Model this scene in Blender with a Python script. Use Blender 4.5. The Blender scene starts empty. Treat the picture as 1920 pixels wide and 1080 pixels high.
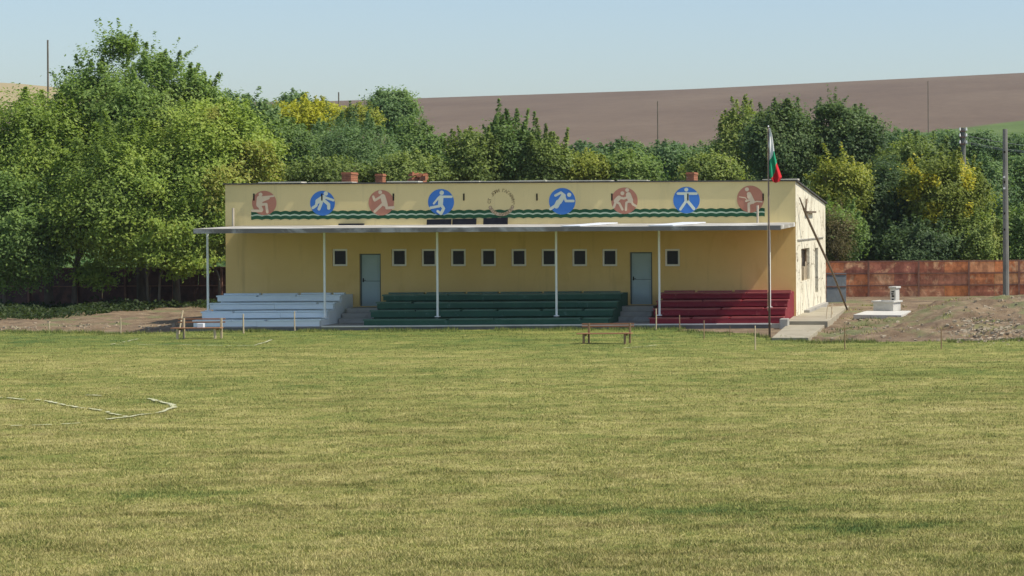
import bpy, math, random
import numpy as np
from mathutils import Vector, Matrix

R = math.radians
scene = bpy.context.scene
C = scene.collection

# ------------------------------------------------------------------ camera, sky, sun, exposure
F, CX, HY, CH, ROLL = 4000.0, 1950.0, 400.0, 4.15, 0.0061
cam_d = bpy.data.cameras.new("camera")
cam = bpy.data.objects.new("camera", cam_d)
C.objects.link(cam)
cam_d.sensor_width = 36
cam_d.lens = 36 * F / 1920
cam_d.shift_x = (960 - CX) / 1920
cam_d.shift_y = -(540 - HY) / 1920
cam_d.clip_start = 0.5
cam_d.clip_end = 5000
cam.location = (0, 0, CH)
cam.rotation_euler = (math.pi / 2, ROLL, 0)
scene.camera = cam

SUN = Vector((1.0, -0.12, 1.42)).normalized()
w = bpy.data.worlds.new("World")
scene.world = w
w.use_nodes = True
nt = w.node_tree
bg = nt.nodes["Background"]
sky = nt.nodes.new("ShaderNodeTexSky")
sky.sky_type = 'NISHITA'
sky.sun_disc = False
sky.sun_elevation = math.asin(SUN.z)
sky.sun_rotation = math.atan2(SUN.x, SUN.y)
sky.altitude = 150
sky.air_density = 1.0
sky.dust_density = 1.6
sky.ozone_density = 2.2
nt.links.new(sky.outputs[0], bg.inputs[0])
bg.inputs[1].default_value = 0.125
sd = bpy.data.lights.new("sun", 'SUN')
so = bpy.data.objects.new("sun", sd)
C.objects.link(so)
sd.energy = 3.9
sd.angle = R(0.5)
sd.color = (1.0, 0.93, 0.80)
so.rotation_euler = SUN.to_track_quat('Z', 'Y').to_euler()
so.location = (40, 0, 60)
scene.view_settings.view_transform = 'Standard'
scene.view_settings.look = 'None'
scene.view_settings.gamma = 1
scene.view_settings.use_curve_mapping = False
scene.view_settings.exposure = 0.32

# ------------------------------------------------------------------ photo measurements -> world
CA, SA = math.cos(ROLL), math.sin(ROLL)
def unroll(px, py):
    dx, dy = px - CX, py - HY
    return dx * CA - dy * SA, dy * CA + dx * SA
def P(px, py, Y):
    a, b = unroll(px, py)
    return Vector((a * Y / F, Y, CH - b * Y / F))
def G(px, py, z=0.0):
    a, b = unroll(px, py)
    Y = F * (CH - z) / b
    return Vector((a * Y / F, Y, z))
def PX(px, Y, py=500):
    return P(px, py, Y).x

# ------------------------------------------------------------------ helpers
class MB:
    def __init__(s):
        s.v = []; s.f = []; s.m = []
    def poly(s, pts, m=0):
        i = len(s.v)
        s.v += [tuple(p) for p in pts]
        s.f.append(tuple(range(i, i + len(pts)))); s.m.append(m)
    def box(s, x0, x1, y0, y1, z0, z1, m=0, rot=0, c=None):
        s.hexa([(x0, y0, z0), (x1, y0, z0), (x1, y1, z0), (x0, y1, z0), (x0, y0, z1), (x1, y0, z1), (x1, y1, z1), (x0, y1, z1)], m, rot, c)
    def hexa(s, p, m=0, rot=0, c=None):
        if rot:
            if c is None:
                c = (sum(q[0] for q in p) / 8, sum(q[1] for q in p) / 8)
            cs, sn = math.cos(rot), math.sin(rot)
            p = [(c[0] + (q[0] - c[0]) * cs - (q[1] - c[1]) * sn, c[1] + (q[0] - c[0]) * sn + (q[1] - c[1]) * cs, q[2]) for q in p]
        i = len(s.v); s.v += [tuple(q) for q in p]
        for f in ((0, 3, 2, 1), (4, 5, 6, 7), (0, 1, 5, 4), (1, 2, 6, 5), (2, 3, 7, 6), (3, 0, 4, 7)):
            s.f.append(tuple(i + k for k in f)); s.m.append(m)
    def tube(s, pts, rads, n=8, m=0, cap=True):
        pts = [Vector(p) for p in pts]
        i0 = len(s.v)
        for k, p in enumerate(pts):
            if k == 0: d = pts[1] - p
            elif k == len(pts) - 1: d = p - pts[-2]
            else: d = pts[k + 1] - pts[k - 1]
            d.normalize()
            a = d.cross(Vector((0.3, 1, 0.1))).normalized()
            b = d.cross(a)
            for j in range(n):
                t = 2 * math.pi * j / n
                s.v.append(tuple(p + (a * math.cos(t) + b * math.sin(t)) * rads[k]))
        for k in range(len(pts) - 1):
            for j in range(n):
                a0 = i0 + k * n + j; a1 = i0 + k * n + (j + 1) % n
                s.f.append((a0, a1, a1 + n, a0 + n)); s.m.append(m)
        if cap:
            s.f.append(tuple(i0 + j for j in range(n))[::-1]); s.m.append(m)
            s.f.append(tuple(i0 + (len(pts) - 1) * n + j for j in range(n))); s.m.append(m)
    def build(s, name, mats, parent=None, bevel=0, smooth=False):
        me = bpy.data.meshes.new(name)
        me.from_pydata(s.v, [], s.f)
        if not isinstance(mats, (list, tuple)): mats = [mats]
        for q in mats: me.materials.append(q)
        me.polygons.foreach_set("material_index", s.m)
        if smooth: me.polygons.foreach_set("use_smooth", [True] * len(s.f))
        me.update()
        o = bpy.data.objects.new(name, me)
        C.objects.link(o)
        if parent: o.parent = parent
        if bevel:
            b = o.modifiers.new("bevel", 'BEVEL'); b.width = bevel; b.segments = 2; b.limit_method = 'ANGLE'
        return o

def tag(o, label=None, cat=None, group=None, kind=None):
    if label: o["label"] = label
    if cat: o["category"] = cat
    if group: o["group"] = group
    if kind: o["kind"] = kind
    return o
def empty(name, loc, label, cat, group=None):
    o = bpy.data.objects.new(name, None)
    C.objects.link(o); o.location = loc
    o.empty_display_size = 0.3
    return tag(o, label, cat, group)
def adopt(parent):
    """children built in world coordinates keep their place under an empty that is not at the origin"""
    for ch in parent.children:
        ch.matrix_parent_inverse = Matrix.Translation(-parent.location)
def copy_tree(o, parent=None):
    c = o.copy(); C.objects.link(c)
    if parent: c.parent = parent
    for ch in list(o.children):
        copy_tree(ch, c)
    return c

# value noise in numpy
_rs = np.random.RandomState(7)
_LAT = _rs.rand(256, 256)
def vnoise(x, y, sc, off=0):
    x = np.asarray(x, float) / sc + 37.3 + off; y = np.asarray(y, float) / sc + 91.7 + off * 1.7
    xi = np.floor(x).astype(int); yi = np.floor(y).astype(int)
    fx = x - xi; fy = y - yi
    fx = fx * fx * (3 - 2 * fx); fy = fy * fy * (3 - 2 * fy)
    a = _LAT[xi % 256, yi % 256]; b = _LAT[(xi + 1) % 256, yi % 256]
    c = _LAT[xi % 256, (yi + 1) % 256]; d = _LAT[(xi + 1) % 256, (yi + 1) % 256]
    return (a * (1 - fx) + b * fx) * (1 - fy) + (c * (1 - fx) + d * fx) * fy
def sstep(a, b, x):
    t = np.clip((np.asarray(x, float) - a) / (b - a), 0, 1)
    return t * t * (3 - 2 * t)

# ------------------------------------------------------------------ materials
def newmat(name):
    m = bpy.data.materials.new(name); m.use_nodes = True
    n = m.node_tree
    return m, n, n.nodes["Principled BSDF"]
def ramp(n, fac, stops):
    r = n.nodes.new("ShaderNodeValToRGB")
    e = r.color_ramp.elements
    while len(e) < len(stops): e.new(0.5)
    for k, (p, c) in enumerate(stops):
        e[k].position = p; e[k].color = (*c, 1)
    n.links.new(fac, r.inputs[0])
    return r.outputs[0]
def noise(n, scale, detail=5, rough=0.6, stretch=(1, 1, 1), coord='Object', dist=0):
    tc = n.nodes.new("ShaderNodeTexCoord"); mp = n.nodes.new("ShaderNodeMapping")
    mp.inputs['Scale'].default_value = stretch
    n.links.new(tc.outputs[coord], mp.inputs[0])
    t = n.nodes.new("ShaderNodeTexNoise")
    t.inputs['Scale'].default_value = scale; t.inputs['Detail'].default_value = detail
    t.inputs['Roughness'].default_value = rough; t.inputs['Distortion'].default_value = dist
    n.links.new(mp.outputs[0], t.inputs[0])
    return t.outputs[0]
def mixc(n, fac, a, b, mode='MIX'):
    x = n.nodes.new("ShaderNodeMix"); x.data_type = 'RGBA'; x.blend_type = mode
    for sock, val in ((x.inputs[0], fac), (x.inputs[6], a), (x.inputs[7], b)):
        if isinstance(val, (int, float)): sock.default_value = val
        elif isinstance(val, tuple): sock.default_value = (*val, 1)
        else: n.links.new(val, sock)
    return x.outputs[2]
def bump(n, b, h, strength, dist):
    u = n.nodes.new("ShaderNodeBump")
    u.inputs['Strength'].default_value = strength; u.inputs['Distance'].default_value = dist
    n.links.new(h, u.inputs['Height']); n.links.new(u.outputs[0], b.inputs['Normal'])
def surf(name, c1, c2, scale=3, rough=0.85, stain=None, stain_scale=1.2, stain_lo=0.55, stain_hi=0.75, stretch=(1, 1, 1),
         bmp=0.3, bdist=0.01, bscale=None, metal=0, spec=0.3, sstretch=(1, 1, 1), drips=None):
    m, n, b = newmat(name)
    t = noise(n, scale, stretch=stretch)
    col = ramp(n, t, [(0.3, c1), (0.7, c2)])
    if stain:
        s = noise(n, stain_scale, 7, 0.65, sstretch, dist=0.6)
        f = ramp(n, s, [(stain_lo, (0, 0, 0)), (stain_hi, (1, 1, 1))])
        col = mixc(n, f, col, stain)
    if drips:
        d = noise(n, 2.3, 6, 0.7, (1, 1, 0.07))
        col = mixc(n, ramp(n, d, [(0.56, (0, 0, 0)), (0.80, (0.55, 0.55, 0.55))]), col, drips)
    n.links.new(col, b.inputs['Base Color'])
    b.inputs['Roughness'].default_value = rough
    b.inputs['Metallic'].default_value = metal
    b.inputs['Specular IOR Level'].default_value = spec
    if bmp: bump(n, b, noise(n, bscale or scale * 6, 4), bmp, bdist)
    return m

M = {}
M['ochre'] = surf('ochre_render', (0.72, 0.50, 0.19), (0.78, 0.555, 0.225), 0.6, 0.9, (0.62, 0.41, 0.13), 0.8, 0.56, 0.85, bscale=20, bdist=0.004, sstretch=(1, 1, 0.5), drips=(0.40, 0.27, 0.12))
M['parapet'] = surf('pale_ochre_render', (0.66, 0.54, 0.26), (0.71, 0.585, 0.29), 0.5, 0.9, (0.60, 0.50, 0.25), 0.9, 0.55, 0.85, bscale=20, bdist=0.004, drips=(0.45, 0.38, 0.22))
# bare side wall: cream render with cracks and fallen patches
m, n, b = newmat('cracked_cream_render')
base = ramp(n, noise(n, 1.1), [(0.3, (0.66, 0.61, 0.46)), (0.7, (0.77, 0.73, 0.58))])
st = ramp(n, noise(n, 1.4, 8, 0.7, (1, 1, 0.45), dist=1.2), [(0.54, (0, 0, 0)), (0.64, (1, 1, 1))])
col = mixc(n, st, base, (0.36, 0.31, 0.22))
vo = n.nodes.new("ShaderNodeTexVoronoi"); vo.feature = 'DISTANCE_TO_EDGE'; vo.inputs['Scale'].default_value = 0.55
tc = n.nodes.new("ShaderNodeTexCoord"); nz = n.nodes.new("ShaderNodeTexNoise"); nz.inputs['Scale'].default_value = 2.5; nz.inputs['Detail'].default_value = 6
add = n.nodes.new("ShaderNodeVectorMath"); add.operation = 'MULTIPLY_ADD'; add.inputs[1].default_value = (0.6, 0.6, 0.6)
n.links.new(tc.outputs['Object'], nz.inputs[0]); n.links.new(nz.outputs['Color'], add.inputs[0]); n.links.new(tc.outputs['Object'], add.inputs[2])
n.links.new(add.outputs[0], vo.inputs[0])
cr = ramp(n, vo.outputs['Distance'], [(0.004, (1, 1, 1)), (0.014, (0, 0, 0))])
col = mixc(n, cr, col, (0.20, 0.16, 0.10))
n.links.new(col, b.inputs['Base Color']); b.inputs['Roughness'].default_value = 0.95
bump(n, b, noise(n, 7, 6), 0.6, 0.04)
M['side'] = m
M['concrete'] = surf('concrete', (0.30, 0.29, 0.26), (0.42, 0.40, 0.35), 1.5, 0.95, (0.20, 0.19, 0.17), 1.2, bscale=12)
M['path'] = surf('path_concrete', (0.30, 0.265, 0.19), (0.38, 0.34, 0.25), 1.2, 0.95, (0.20, 0.175, 0.12), 1.0, bscale=10)
M['whiteconc'] = surf('whitewashed_concrete', (0.46, 0.45, 0.41), (0.56, 0.55, 0.50), 2, 0.9, (0.32, 0.31, 0.27), 2.4, 0.6, 0.8)
M['kerbtop'] = surf('lit_kerb_concrete', (0.50, 0.49, 0.46), (0.66, 0.65, 0.62), 2, 0.9)  # light on the kerb's top edge is put into this paler colour
M['kerbshade'] = surf('shaded_kerb_concrete', (0.10, 0.10, 0.10), (0.16, 0.155, 0.15), 2, 0.95)  # same kerb, shadow on its front face painted in as a darker tone
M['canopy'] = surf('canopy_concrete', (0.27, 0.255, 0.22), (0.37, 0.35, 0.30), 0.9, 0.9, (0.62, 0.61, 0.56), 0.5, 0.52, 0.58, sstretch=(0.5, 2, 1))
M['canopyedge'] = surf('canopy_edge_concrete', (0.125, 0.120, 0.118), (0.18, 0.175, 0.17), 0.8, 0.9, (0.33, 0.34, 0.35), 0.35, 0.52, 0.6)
M['felt'] = surf('roofing_felt', (0.05, 0.05, 0.05), (0.10, 0.095, 0.09), 2, 0.9)
M['feltpale'] = surf('pale_felt_edge', (0.45, 0.43, 0.36), (0.62, 0.60, 0.52), 2, 0.9)
M['sheet'] = surf('white_sheet', (0.62, 0.66, 0.72), (0.72, 0.75, 0.80), 1, 0.5, spec=0.5)
M['darkpanel'] = surf('dark_panel', (0.012, 0.013, 0.018), (0.022, 0.024, 0.03), 4, 0.9, spec=0.08)
M['paintwhite'] = surf('pale_blue_white_paint', (0.72, 0.79, 0.80), (0.78, 0.84, 0.85), 1.2, 0.6, (0.56, 0.64, 0.69), 1.6, 0.6, 0.85, bscale=14, spec=0.4)
M['paintgreen'] = surf('dark_green_paint', (0.015, 0.070, 0.042), (0.024, 0.098, 0.058), 1.4, 0.55, (0.10, 0.20, 0.16), 3.5, 0.60, 0.72, bscale=14, spec=0.4)
M['paintred'] = surf('dark_red_paint', (0.18, 0.015, 0.024), (0.23, 0.020, 0.032), 1.4, 0.6, (0.34, 0.10, 0.09), 3.5, 0.60, 0.72, bscale=14, spec=0.25)
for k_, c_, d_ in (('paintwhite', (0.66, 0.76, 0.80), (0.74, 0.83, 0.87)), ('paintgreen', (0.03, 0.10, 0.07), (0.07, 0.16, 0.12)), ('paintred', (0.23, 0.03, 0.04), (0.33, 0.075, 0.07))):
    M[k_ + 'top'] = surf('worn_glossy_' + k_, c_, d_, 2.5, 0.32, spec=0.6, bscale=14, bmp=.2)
M['post'] = surf('white_post_paint', (0.78, 0.80, 0.76), (0.86, 0.87, 0.82), 3, 0.5, (0.50, 0.45, 0.38), 2.2, 0.62, 0.75)
M['pipe'] = surf('cream_pipe', (0.42, 0.36, 0.28), (0.50, 0.44, 0.35), 3, 0.8)
M['pvc'] = surf('white_pvc', (0.85, 0.82, 0.76), (0.88, 0.86, 0.80), 3, 0.5, bmp=0)
M['door'] = surf('grey_blue_door_paint', (0.33, 0.43, 0.45), (0.38, 0.48, 0.50), 1.5, 0.55, (0.44, 0.53, 0.54), 1.6, 0.6, 0.75)
M['doorframe'] = surf('dark_door_frame', (0.10, 0.13, 0.13), (0.14, 0.17, 0.17), 3, 0.6)
m, n, b = newmat('window_glass'); b.inputs['Base Color'].default_value = (0.014, 0.015, 0.022, 1); b.inputs['Roughness'].default_value = 0.25
b.inputs['Specular IOR Level'].default_value = 0.22
bump(n, b, noise(n, 1.5, 2), 0.15, 0.01); M['glass'] = m
M['slit'] = surf('dark_slit', (0.012, 0.010, 0.008), (0.02, 0.018, 0.014), 3, 1)
M['rustpaint'] = surf('faded_red_mural_paint', (0.43, 0.185, 0.12), (0.50, 0.225, 0.15), 1.2, 0.9, bscale=20, bdist=0.003)
M['bluepaint'] = surf('blue_mural_paint', (0.045, 0.17, 0.50), (0.06, 0.205, 0.57), 1.2, 0.8, bscale=20, bdist=0.003)
M['figcream'] = surf('cream_mural_paint', (0.66, 0.53, 0.36), (0.70, 0.57, 0.40), 2, 0.9, bmp=0)
M['figpale'] = surf('pale_mural_paint', (0.62, 0.66, 0.52), (0.68, 0.71, 0.57), 2, 0.9, bmp=0)
M['wavegreen'] = surf('green_mural_paint', (0.012, 0.07, 0.03), (0.02, 0.10, 0.045), 2, 0.8, bmp=0)
M['wavepale'] = surf('pale_green_mural_paint', (0.40, 0.50, 0.36), (0.46, 0.56, 0.41), 2, 0.9, bmp=0)
M['letter'] = surf('brown_letter_paint', (0.25, 0.18, 0.085), (0.33, 0.25, 0.13), 3, 0.9, bmp=0)
M['brick'] = surf('old_brick', (0.27, 0.10, 0.055), (0.42, 0.19, 0.10), 9, 0.95, (0.5, 0.42, 0.34), 3, 0.6, 0.75, stretch=(1, 1, 3), bscale=14, bdist=0.02)
M['wood'] = surf('weathered_wood', (0.20, 0.13, 0.07), (0.31, 0.21, 0.12), 5, 0.8, stretch=(1, 1, 0.2))
M['benchwood'] = surf('brown_bench_wood', (0.24, 0.11, 0.055), (0.34, 0.17, 0.08), 6, 0.65, stretch=(0.3, 1, 1))
M['palewood'] = surf('pale_stake_wood', (0.42, 0.34, 0.22), (0.56, 0.46, 0.31), 8, 0.85, stretch=(1, 1, 0.3))
M['bark'] = surf('bark', (0.10, 0.08, 0.06), (0.20, 0.17, 0.13), 6, 0.95, stretch=(1, 1, 0.25), bdist=0.03)
M['log'] = surf('grey_log_bark', (0.12, 0.09, 0.06), (0.19, 0.145, 0.10), 6, 0.95, stretch=(1, 1, 0.3))
M['greysheet'] = surf('grey_metal_sheet', (0.13, 0.15, 0.165), (0.19, 0.21, 0.225), 2, 0.6, (0.10, 0.10, 0.10), 2)
M['poleconc'] = surf('pole_concrete', (0.16, 0.16, 0.145), (0.23, 0.225, 0.20), 4, 0.9, (0.14, 0.14, 0.13), 2.0, stretch=(1, 1, 0.3))
M['ceramic'] = surf('white_ceramic', (0.75, 0.75, 0.72), (0.8, 0.8, 0.78), 3, 0.3, bmp=0)
M['steel'] = surf('flagpole_paint', (0.10, 0.07, 0.06), (0.15, 0.11, 0.09), 4, 0.5, bmp=0)
M['wire'] = surf('wire', (0.20, 0.21, 0.21), (0.25, 0.26, 0.26), 3, 0.6, bmp=0)
M['flagwhite'] = surf('flag_white', (0.78, 0.78, 0.80), (0.82, 0.82, 0.84), 3, 0.8, bmp=0)
M['flaggreen'] = surf('flag_green', (0.015, 0.27, 0.14), (0.02, 0.33, 0.17), 3, 0.8, bmp=0)
M['flagred'] = surf('flag_red', (0.50, 0.015, 0.02), (0.58, 0.02, 0.03), 3, 0.8, bmp=0)
M['chalk'] = surf('chalk_on_grass', (0.36, 0.37, 0.19), (0.55, 0.54, 0.36), 9, 0.95, bmp=0)
# rusty sheets: every sheet has its own rust tone (Object Info random)
def rustmat(name, cols, patch):
    m, n, b = newmat(name)
    oi = n.nodes.new("ShaderNodeObjectInfo")
    c = ramp(n, oi.outputs['Random'], [(0.0, cols[0]), (0.5, cols[1]), (1.0, cols[2])])
    f = ramp(n, noise(n, 1.0, 8, 0.65, dist=1.0), [(0.52, (0, 0, 0)), (0.60, (1, 1, 1))])
    c = mixc(n, f, c, patch)
    f2 = ramp(n, noise(n, 2.2, 7, 0.7, (1, 1, 0.7)), [(0.40, (0.6, 0.55, 0.55)), (0.60, (1.1, 1.1, 1.1))])
    c = mixc(n, 1.0, c, f2, 'MULTIPLY')
    n.links.new(c, b.inputs['Base Color']); b.inputs['Roughness'].default_value = 0.85
    wv = n.nodes.new("ShaderNodeTexWave"); wv.inputs['Scale'].default_value = 1.6; wv.inputs['Distortion'].default_value = 1.5
    tc = n.nodes.new("ShaderNodeTexCoord"); n.links.new(tc.outputs['Object'], wv.inputs[0])
    bump(n, b, wv.outputs['Fac'], 0.15, 0.015)
    return m
M['rust'] = rustmat('rusty_sheet_metal', [(0.92, 0.34, 0.11), (0.46, 0.17, 0.11), (0.90, 0.44, 0.19)], (0.92, 0.54, 0.29))
M['rustshade'] = rustmat('shaded_rusty_sheet_metal', [(0.14, 0.06, 0.045), (0.11, 0.06, 0.05), (0.17, 0.075, 0.05)], (0.09, 0.05, 0.04))  # rust tones darkened to carry the shade behind the left trees
M['rustpost'] = surf('rusty_post', (0.20, 0.10, 0.07), (0.30, 0.16, 0.11), 5, 0.9)

def foliage(name, dark, mid, light, accent=None, transl=0.42, gain=2.35):
    """leaf colour by the face attribute 'tint' (leaf and clump variation); accent = autumn leaves"""
    m, n, b = newmat(name)
    a = n.nodes.new("ShaderNodeAttribute"); a.attribute_name = "tint"
    dark, mid, light = [tuple(min(.5, q * gain * (1.06, 1.06, .72)[i_]) for i_, q in enumerate(t)) for t in (dark, mid, light)]
    st = [(0.0, dark), (0.45, mid), (0.8, light)]
    st.append((1.0, accent or light))
    c = ramp(n, a.outputs['Fac'], st)
    n.links.new(c, b.inputs['Base Color'])
    b.inputs['Roughness'].default_value = 0.55; b.inputs['Specular IOR Level'].default_value = 0.25
    tr = n.nodes.new("ShaderNodeBsdfTranslucent")
    n.links.new(mixc(n, 1.0, c, (1.25, 1.3, 0.7), 'MULTIPLY'), tr.inputs[0])
    mx = n.nodes.new("ShaderNodeMixShader"); mx.inputs[0].default_value = transl
    out = n.nodes["Material Output"]
    n.links.new(b.outputs[0], mx.inputs[1]); n.links.new(tr.outputs[0], mx.inputs[2]); n.links.new(mx.outputs[0], out.inputs[0])
    return m
LEAF = {
 'locust':  foliage('locust_leaves', (0.062, 0.090, 0.030), (0.100, 0.138, 0.040), (0.140, 0.175, 0.050), (0.33, 0.32, 0.07)),
 'locustd': foliage('dark_locust_leaves', (0.045, 0.075, 0.034), (0.072, 0.110, 0.044), (0.102, 0.145, 0.052), (0.16, 0.21, 0.06)),
 'green':   foliage('green_leaves', (0.042, 0.070, 0.034), (0.070, 0.105, 0.044), (0.105, 0.145, 0.056), (0.18, 0.22, 0.07)),
 'dark':    foliage('dark_leaves', (0.027, 0.045, 0.029), (0.042, 0.066, 0.038), (0.066, 0.096, 0.048), (0.12, 0.16, 0.07)),
 'olive':   foliage('olive_leaves', (0.052, 0.073, 0.032), (0.088, 0.115, 0.044), (0.130, 0.155, 0.060), (0.30, 0.29, 0.09)),
 'yellow':  foliage('yellow_leaves', (0.10, 0.115, 0.022), (0.20, 0.195, 0.025), (0.27, 0.245, 0.028), (0.66, 0.58, 0.05), gain=2.2),
 'ygreen':  foliage('yellow_green_leaves', (0.075, 0.095, 0.028), (0.120, 0.138, 0.036), (0.170, 0.175, 0.045), (0.60, 0.53, 0.055), gain=2.1),
 'brown':   foliage('brown_twigs', (0.06, 0.052, 0.036), (0.09, 0.078, 0.05), (0.12, 0.105, 0.065), (0.24, 0.2, 0.1), gain=1.5),
 'bluish':  foliage('blue_green_leaves', (0.040, 0.070, 0.044), (0.062, 0.098, 0.055), (0.092, 0.132, 0.066), (0.15, 0.2, 0.09)),
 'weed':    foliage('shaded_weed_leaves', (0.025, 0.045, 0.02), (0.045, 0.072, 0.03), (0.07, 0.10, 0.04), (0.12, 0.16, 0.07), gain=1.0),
}

# ------------------------------------------------------------------ terrain
RIDX = [-420, -290, -270, -245, -205, -100, -4.5, 120, 400]
RIDZ = [46, 42.7, 40.6, 37.0, 36.8, 39.6, 43.7, 48, 52]
def gz(X, Y):
    X = np.asarray(X, float); Y = np.asarray(Y, float)
    z = 0.30 * sstep(82, 100, Y) * sstep(-12, -9, X)
    z = z + np.interp(Y, [0, 104, 130, 250, 600, 640, 1000, 1600], [0, 0, 2.0, 11.6, 0, 0, 0, 0]) * (Y < 250)
    r = np.interp(X, RIDX, RIDZ)
    t = np.clip((Y - 250) / 350, 0, 1)
    far = 11.6 + (r - 11.6) * (t * 0.92 + 0.08 * t * t)
    far = far * (1 - 0.5 * sstep(615, 1500, Y))
    z = np.where(Y >= 250, far, z)
    # spoil heap right of the path
    prof = sstep(-6.4, -2.6, X) * (1 - 0.35 * sstep(-1.5, 4, X)) * (1 - sstep(8, 16, X))
    band = sstep(70.5, 84.5, Y) * (1 - sstep(86, 93, Y))
    lump = (vnoise(X, Y, 1.4) - .5) * .22 + (vnoise(X, Y, .5, 3) - .5) * .13 + (vnoise(X, Y, .22, 9) - .5) * .07
    pad = np.clip(sstep(84.0, 85.2, Y) * (1 - sstep(-5.6, -4.6, X)), 0, 1)
    z = z + pad * .13 * sstep(-8.6, -7.6, X) * (1 - sstep(90, 93, Y)) + prof * band * 0.70 * (1 - pad) + lump * 1.25 * (1 - pad) * sstep(-9.2, -7.5, X) * sstep(69.8, 71.5, Y) * (1 - sstep(92, 96, Y)) * (1 - 0.8 * sstep(83.5, 84.5, Y) * (1 - sstep(-5.5, -4.3, X)))
    # rough bank left of the stand
    left = sstep(-31.5, -33, -X * -1) if False else 1 - sstep(-33.2, -32.0, X)
    z = z + left * sstep(78.8, 80.5, Y) * (1 - sstep(100, 106, Y)) * (0.05 + (vnoise(X, Y, .6, 5) - .5) * .16)
    return z
def grid_mesh(name, xs, ys, zf, mat, extra=None):
    X, Y = np.meshgrid(xs, ys)
    Z = zf(X, Y)
    nx, ny = len(xs), len(ys)
    v = np.stack([X.ravel(), Y.ravel(), Z.ravel()], 1).astype(np.float32)
    i = np.arange((ny - 1) * (nx - 1)); r_ = i // (nx - 1); c_ = i % (nx - 1)
    a = r_ * nx + c_
    f = np.stack([a, a + 1, a + nx + 1, a + nx], 1).astype(np.int32)
    me = bpy.data.meshes.new(name)
    me.vertices.add(len(v)); me.vertices.foreach_set("co", v.ravel())
    me.loops.add(f.size); me.loops.foreach_set("vertex_index", f.ravel())
    me.polygons.add(len(f)); me.polygons.foreach_set("loop_start", np.arange(len(f), dtype=np.int32) * 4)
    me.polygons.foreach_set("use_smooth", np.ones(len(f), bool))
    if extra is not None:
        at = me.attributes.new("tint", 'FLOAT', 'POINT')
        at.data.foreach_set("value", extra(X, Y).ravel().astype(np.float32))
    me.update(calc_edges=True)
    me.materials.append(mat)
    o = bpy.data.objects.new(name, me); C.objects.link(o)
    return o

EDGE = [(-200, 620), (0, 622), (120, 623), (230, 625), (330, 623), (410, 621), (600, 620.5), (1180, 621), (1250, 621.5), (1330, 622), (1400, 625), (1440, 634), (1530, 642), (1620, 641), (1760, 641), (1920, 637), (2300, 637)]
EP = [G(x, y) for x, y in EDGE]
EX = [p.x for p in EP]; EY = [p.y for p in EP]
def lawn_edge(X):
    e = np.interp(X, EX, EY) + (vnoise(X, X * 0, .5) - .5) * .5 + (vnoise(X, X * 0, .17, 4) - .5) * .25
    return np.where((X > -31.2) & (X < -13.0), 78.30, e)
# soil / rough ground
m, n, b = newmat('bare_soil')
c = ramp(n, noise(n, 0.9, 8, 0.7), [(0.32, (0.115, 0.072, 0.040)), (0.5, (0.20, 0.138, 0.078)), (0.68, (0.31, 0.235, 0.14))])
gf = ramp(n, noise(n, 0.33, 6, 0.65), [(0.53, (0, 0, 0)), (0.62, (1, 1, 1))])
c = mixc(n, gf, c, (0.16, 0.165, 0.065))
n.links.new(c, b.inputs['Base Color']); b.inputs['Roughness'].default_value = 1
bump(n, b, noise(n, 5, 9, 0.75), 1.0, 0.10)
M['soil'] = m
xs = np.concatenate([np.arange(-60, -31, .35), np.arange(-31, -10, 1.5), np.arange(-10, 10, .14), np.arange(10, 40, .8)])
ys = np.concatenate([np.arange(66, 70, 1), np.arange(70, 93, .16), np.arange(93, 112, .5)])
tag(grid_mesh('ground', xs, ys, lambda X, Y: gz(X, Y) - 0.012 - 0.08 * (1 - sstep(-.7, -.05, Y - lawn_edge(X))), M['soil']), kind='structure')

# hillside: green scrub below, ploughed field above
m, n, b = newmat('hillside')
tc = n.nodes.new("ShaderNodeTexCoord"); sp = n.nodes.new("ShaderNodeSeparateXYZ"); n.links.new(tc.outputs['Object'], sp.inputs[0])
soilc = ramp(n, noise(n, 0.022, 7, 0.6, (1, 0.5, 1)), [(0.35, (0.128, 0.094, 0.070)), (0.5, (0.146, 0.109, 0.080)), (0.7, (0.170, 0.130, 0.094))])
fine = ramp(n, noise(n, 0.5, 6, 0.7, (1, 0.25, 1)), [(0.3, (0.90, 0.90, 0.90)), (0.7, (1.08, 1.08, 1.08))])
soilc = mixc(n, 1.0, soilc, fine, 'MULTIPLY')
greenc = ramp(n, noise(n, 0.06, 7, 0.7), [(0.35, (0.07, 0.11, 0.035)), (0.7, (0.12, 0.17, 0.055))])
# boundary line Y = 252 + 2.4*max(0, X+34)
mx = n.nodes.new("ShaderNodeMath"); mx.operation = 'ADD'; mx.inputs[1].default_value = 34; n.links.new(sp.outputs[0], mx.inputs[0])
mm = n.nodes.new("ShaderNodeMath"); mm.operation = 'MAXIMUM'; mm.inputs[1].default_value = 0; n.links.new(mx.outputs[0], mm.inputs[0])
ml = n.nodes.new("ShaderNodeMath"); ml.operation = 'MULTIPLY_ADD'; ml.inputs[1].default_value = 2.6; ml.inputs[2].default_value = 248; n.links.new(mm.outputs[0], ml.inputs[0])
sb = n.nodes.new("ShaderNodeMath"); sb.operation = 'SUBTRACT'; n.links.new(sp.outputs[1], sb.inputs[0]); n.links.new(ml.outputs[0], sb.inputs[1])
wob = n.nodes.new("ShaderNodeMath"); wob.operation = 'MULTIPLY_ADD'; wob.inputs[1].default_value = 8; n.links.new(noise(n, 0.05), wob.inputs[0]); n.links.new(sb.outputs[0], wob.inputs[2])
mr = n.nodes.new("ShaderNodeMapRange"); mr.inputs[1].default_value = 2; mr.inputs[2].default_value = 8; n.links.new(wob.outputs[0], mr.inputs[0])
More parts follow.
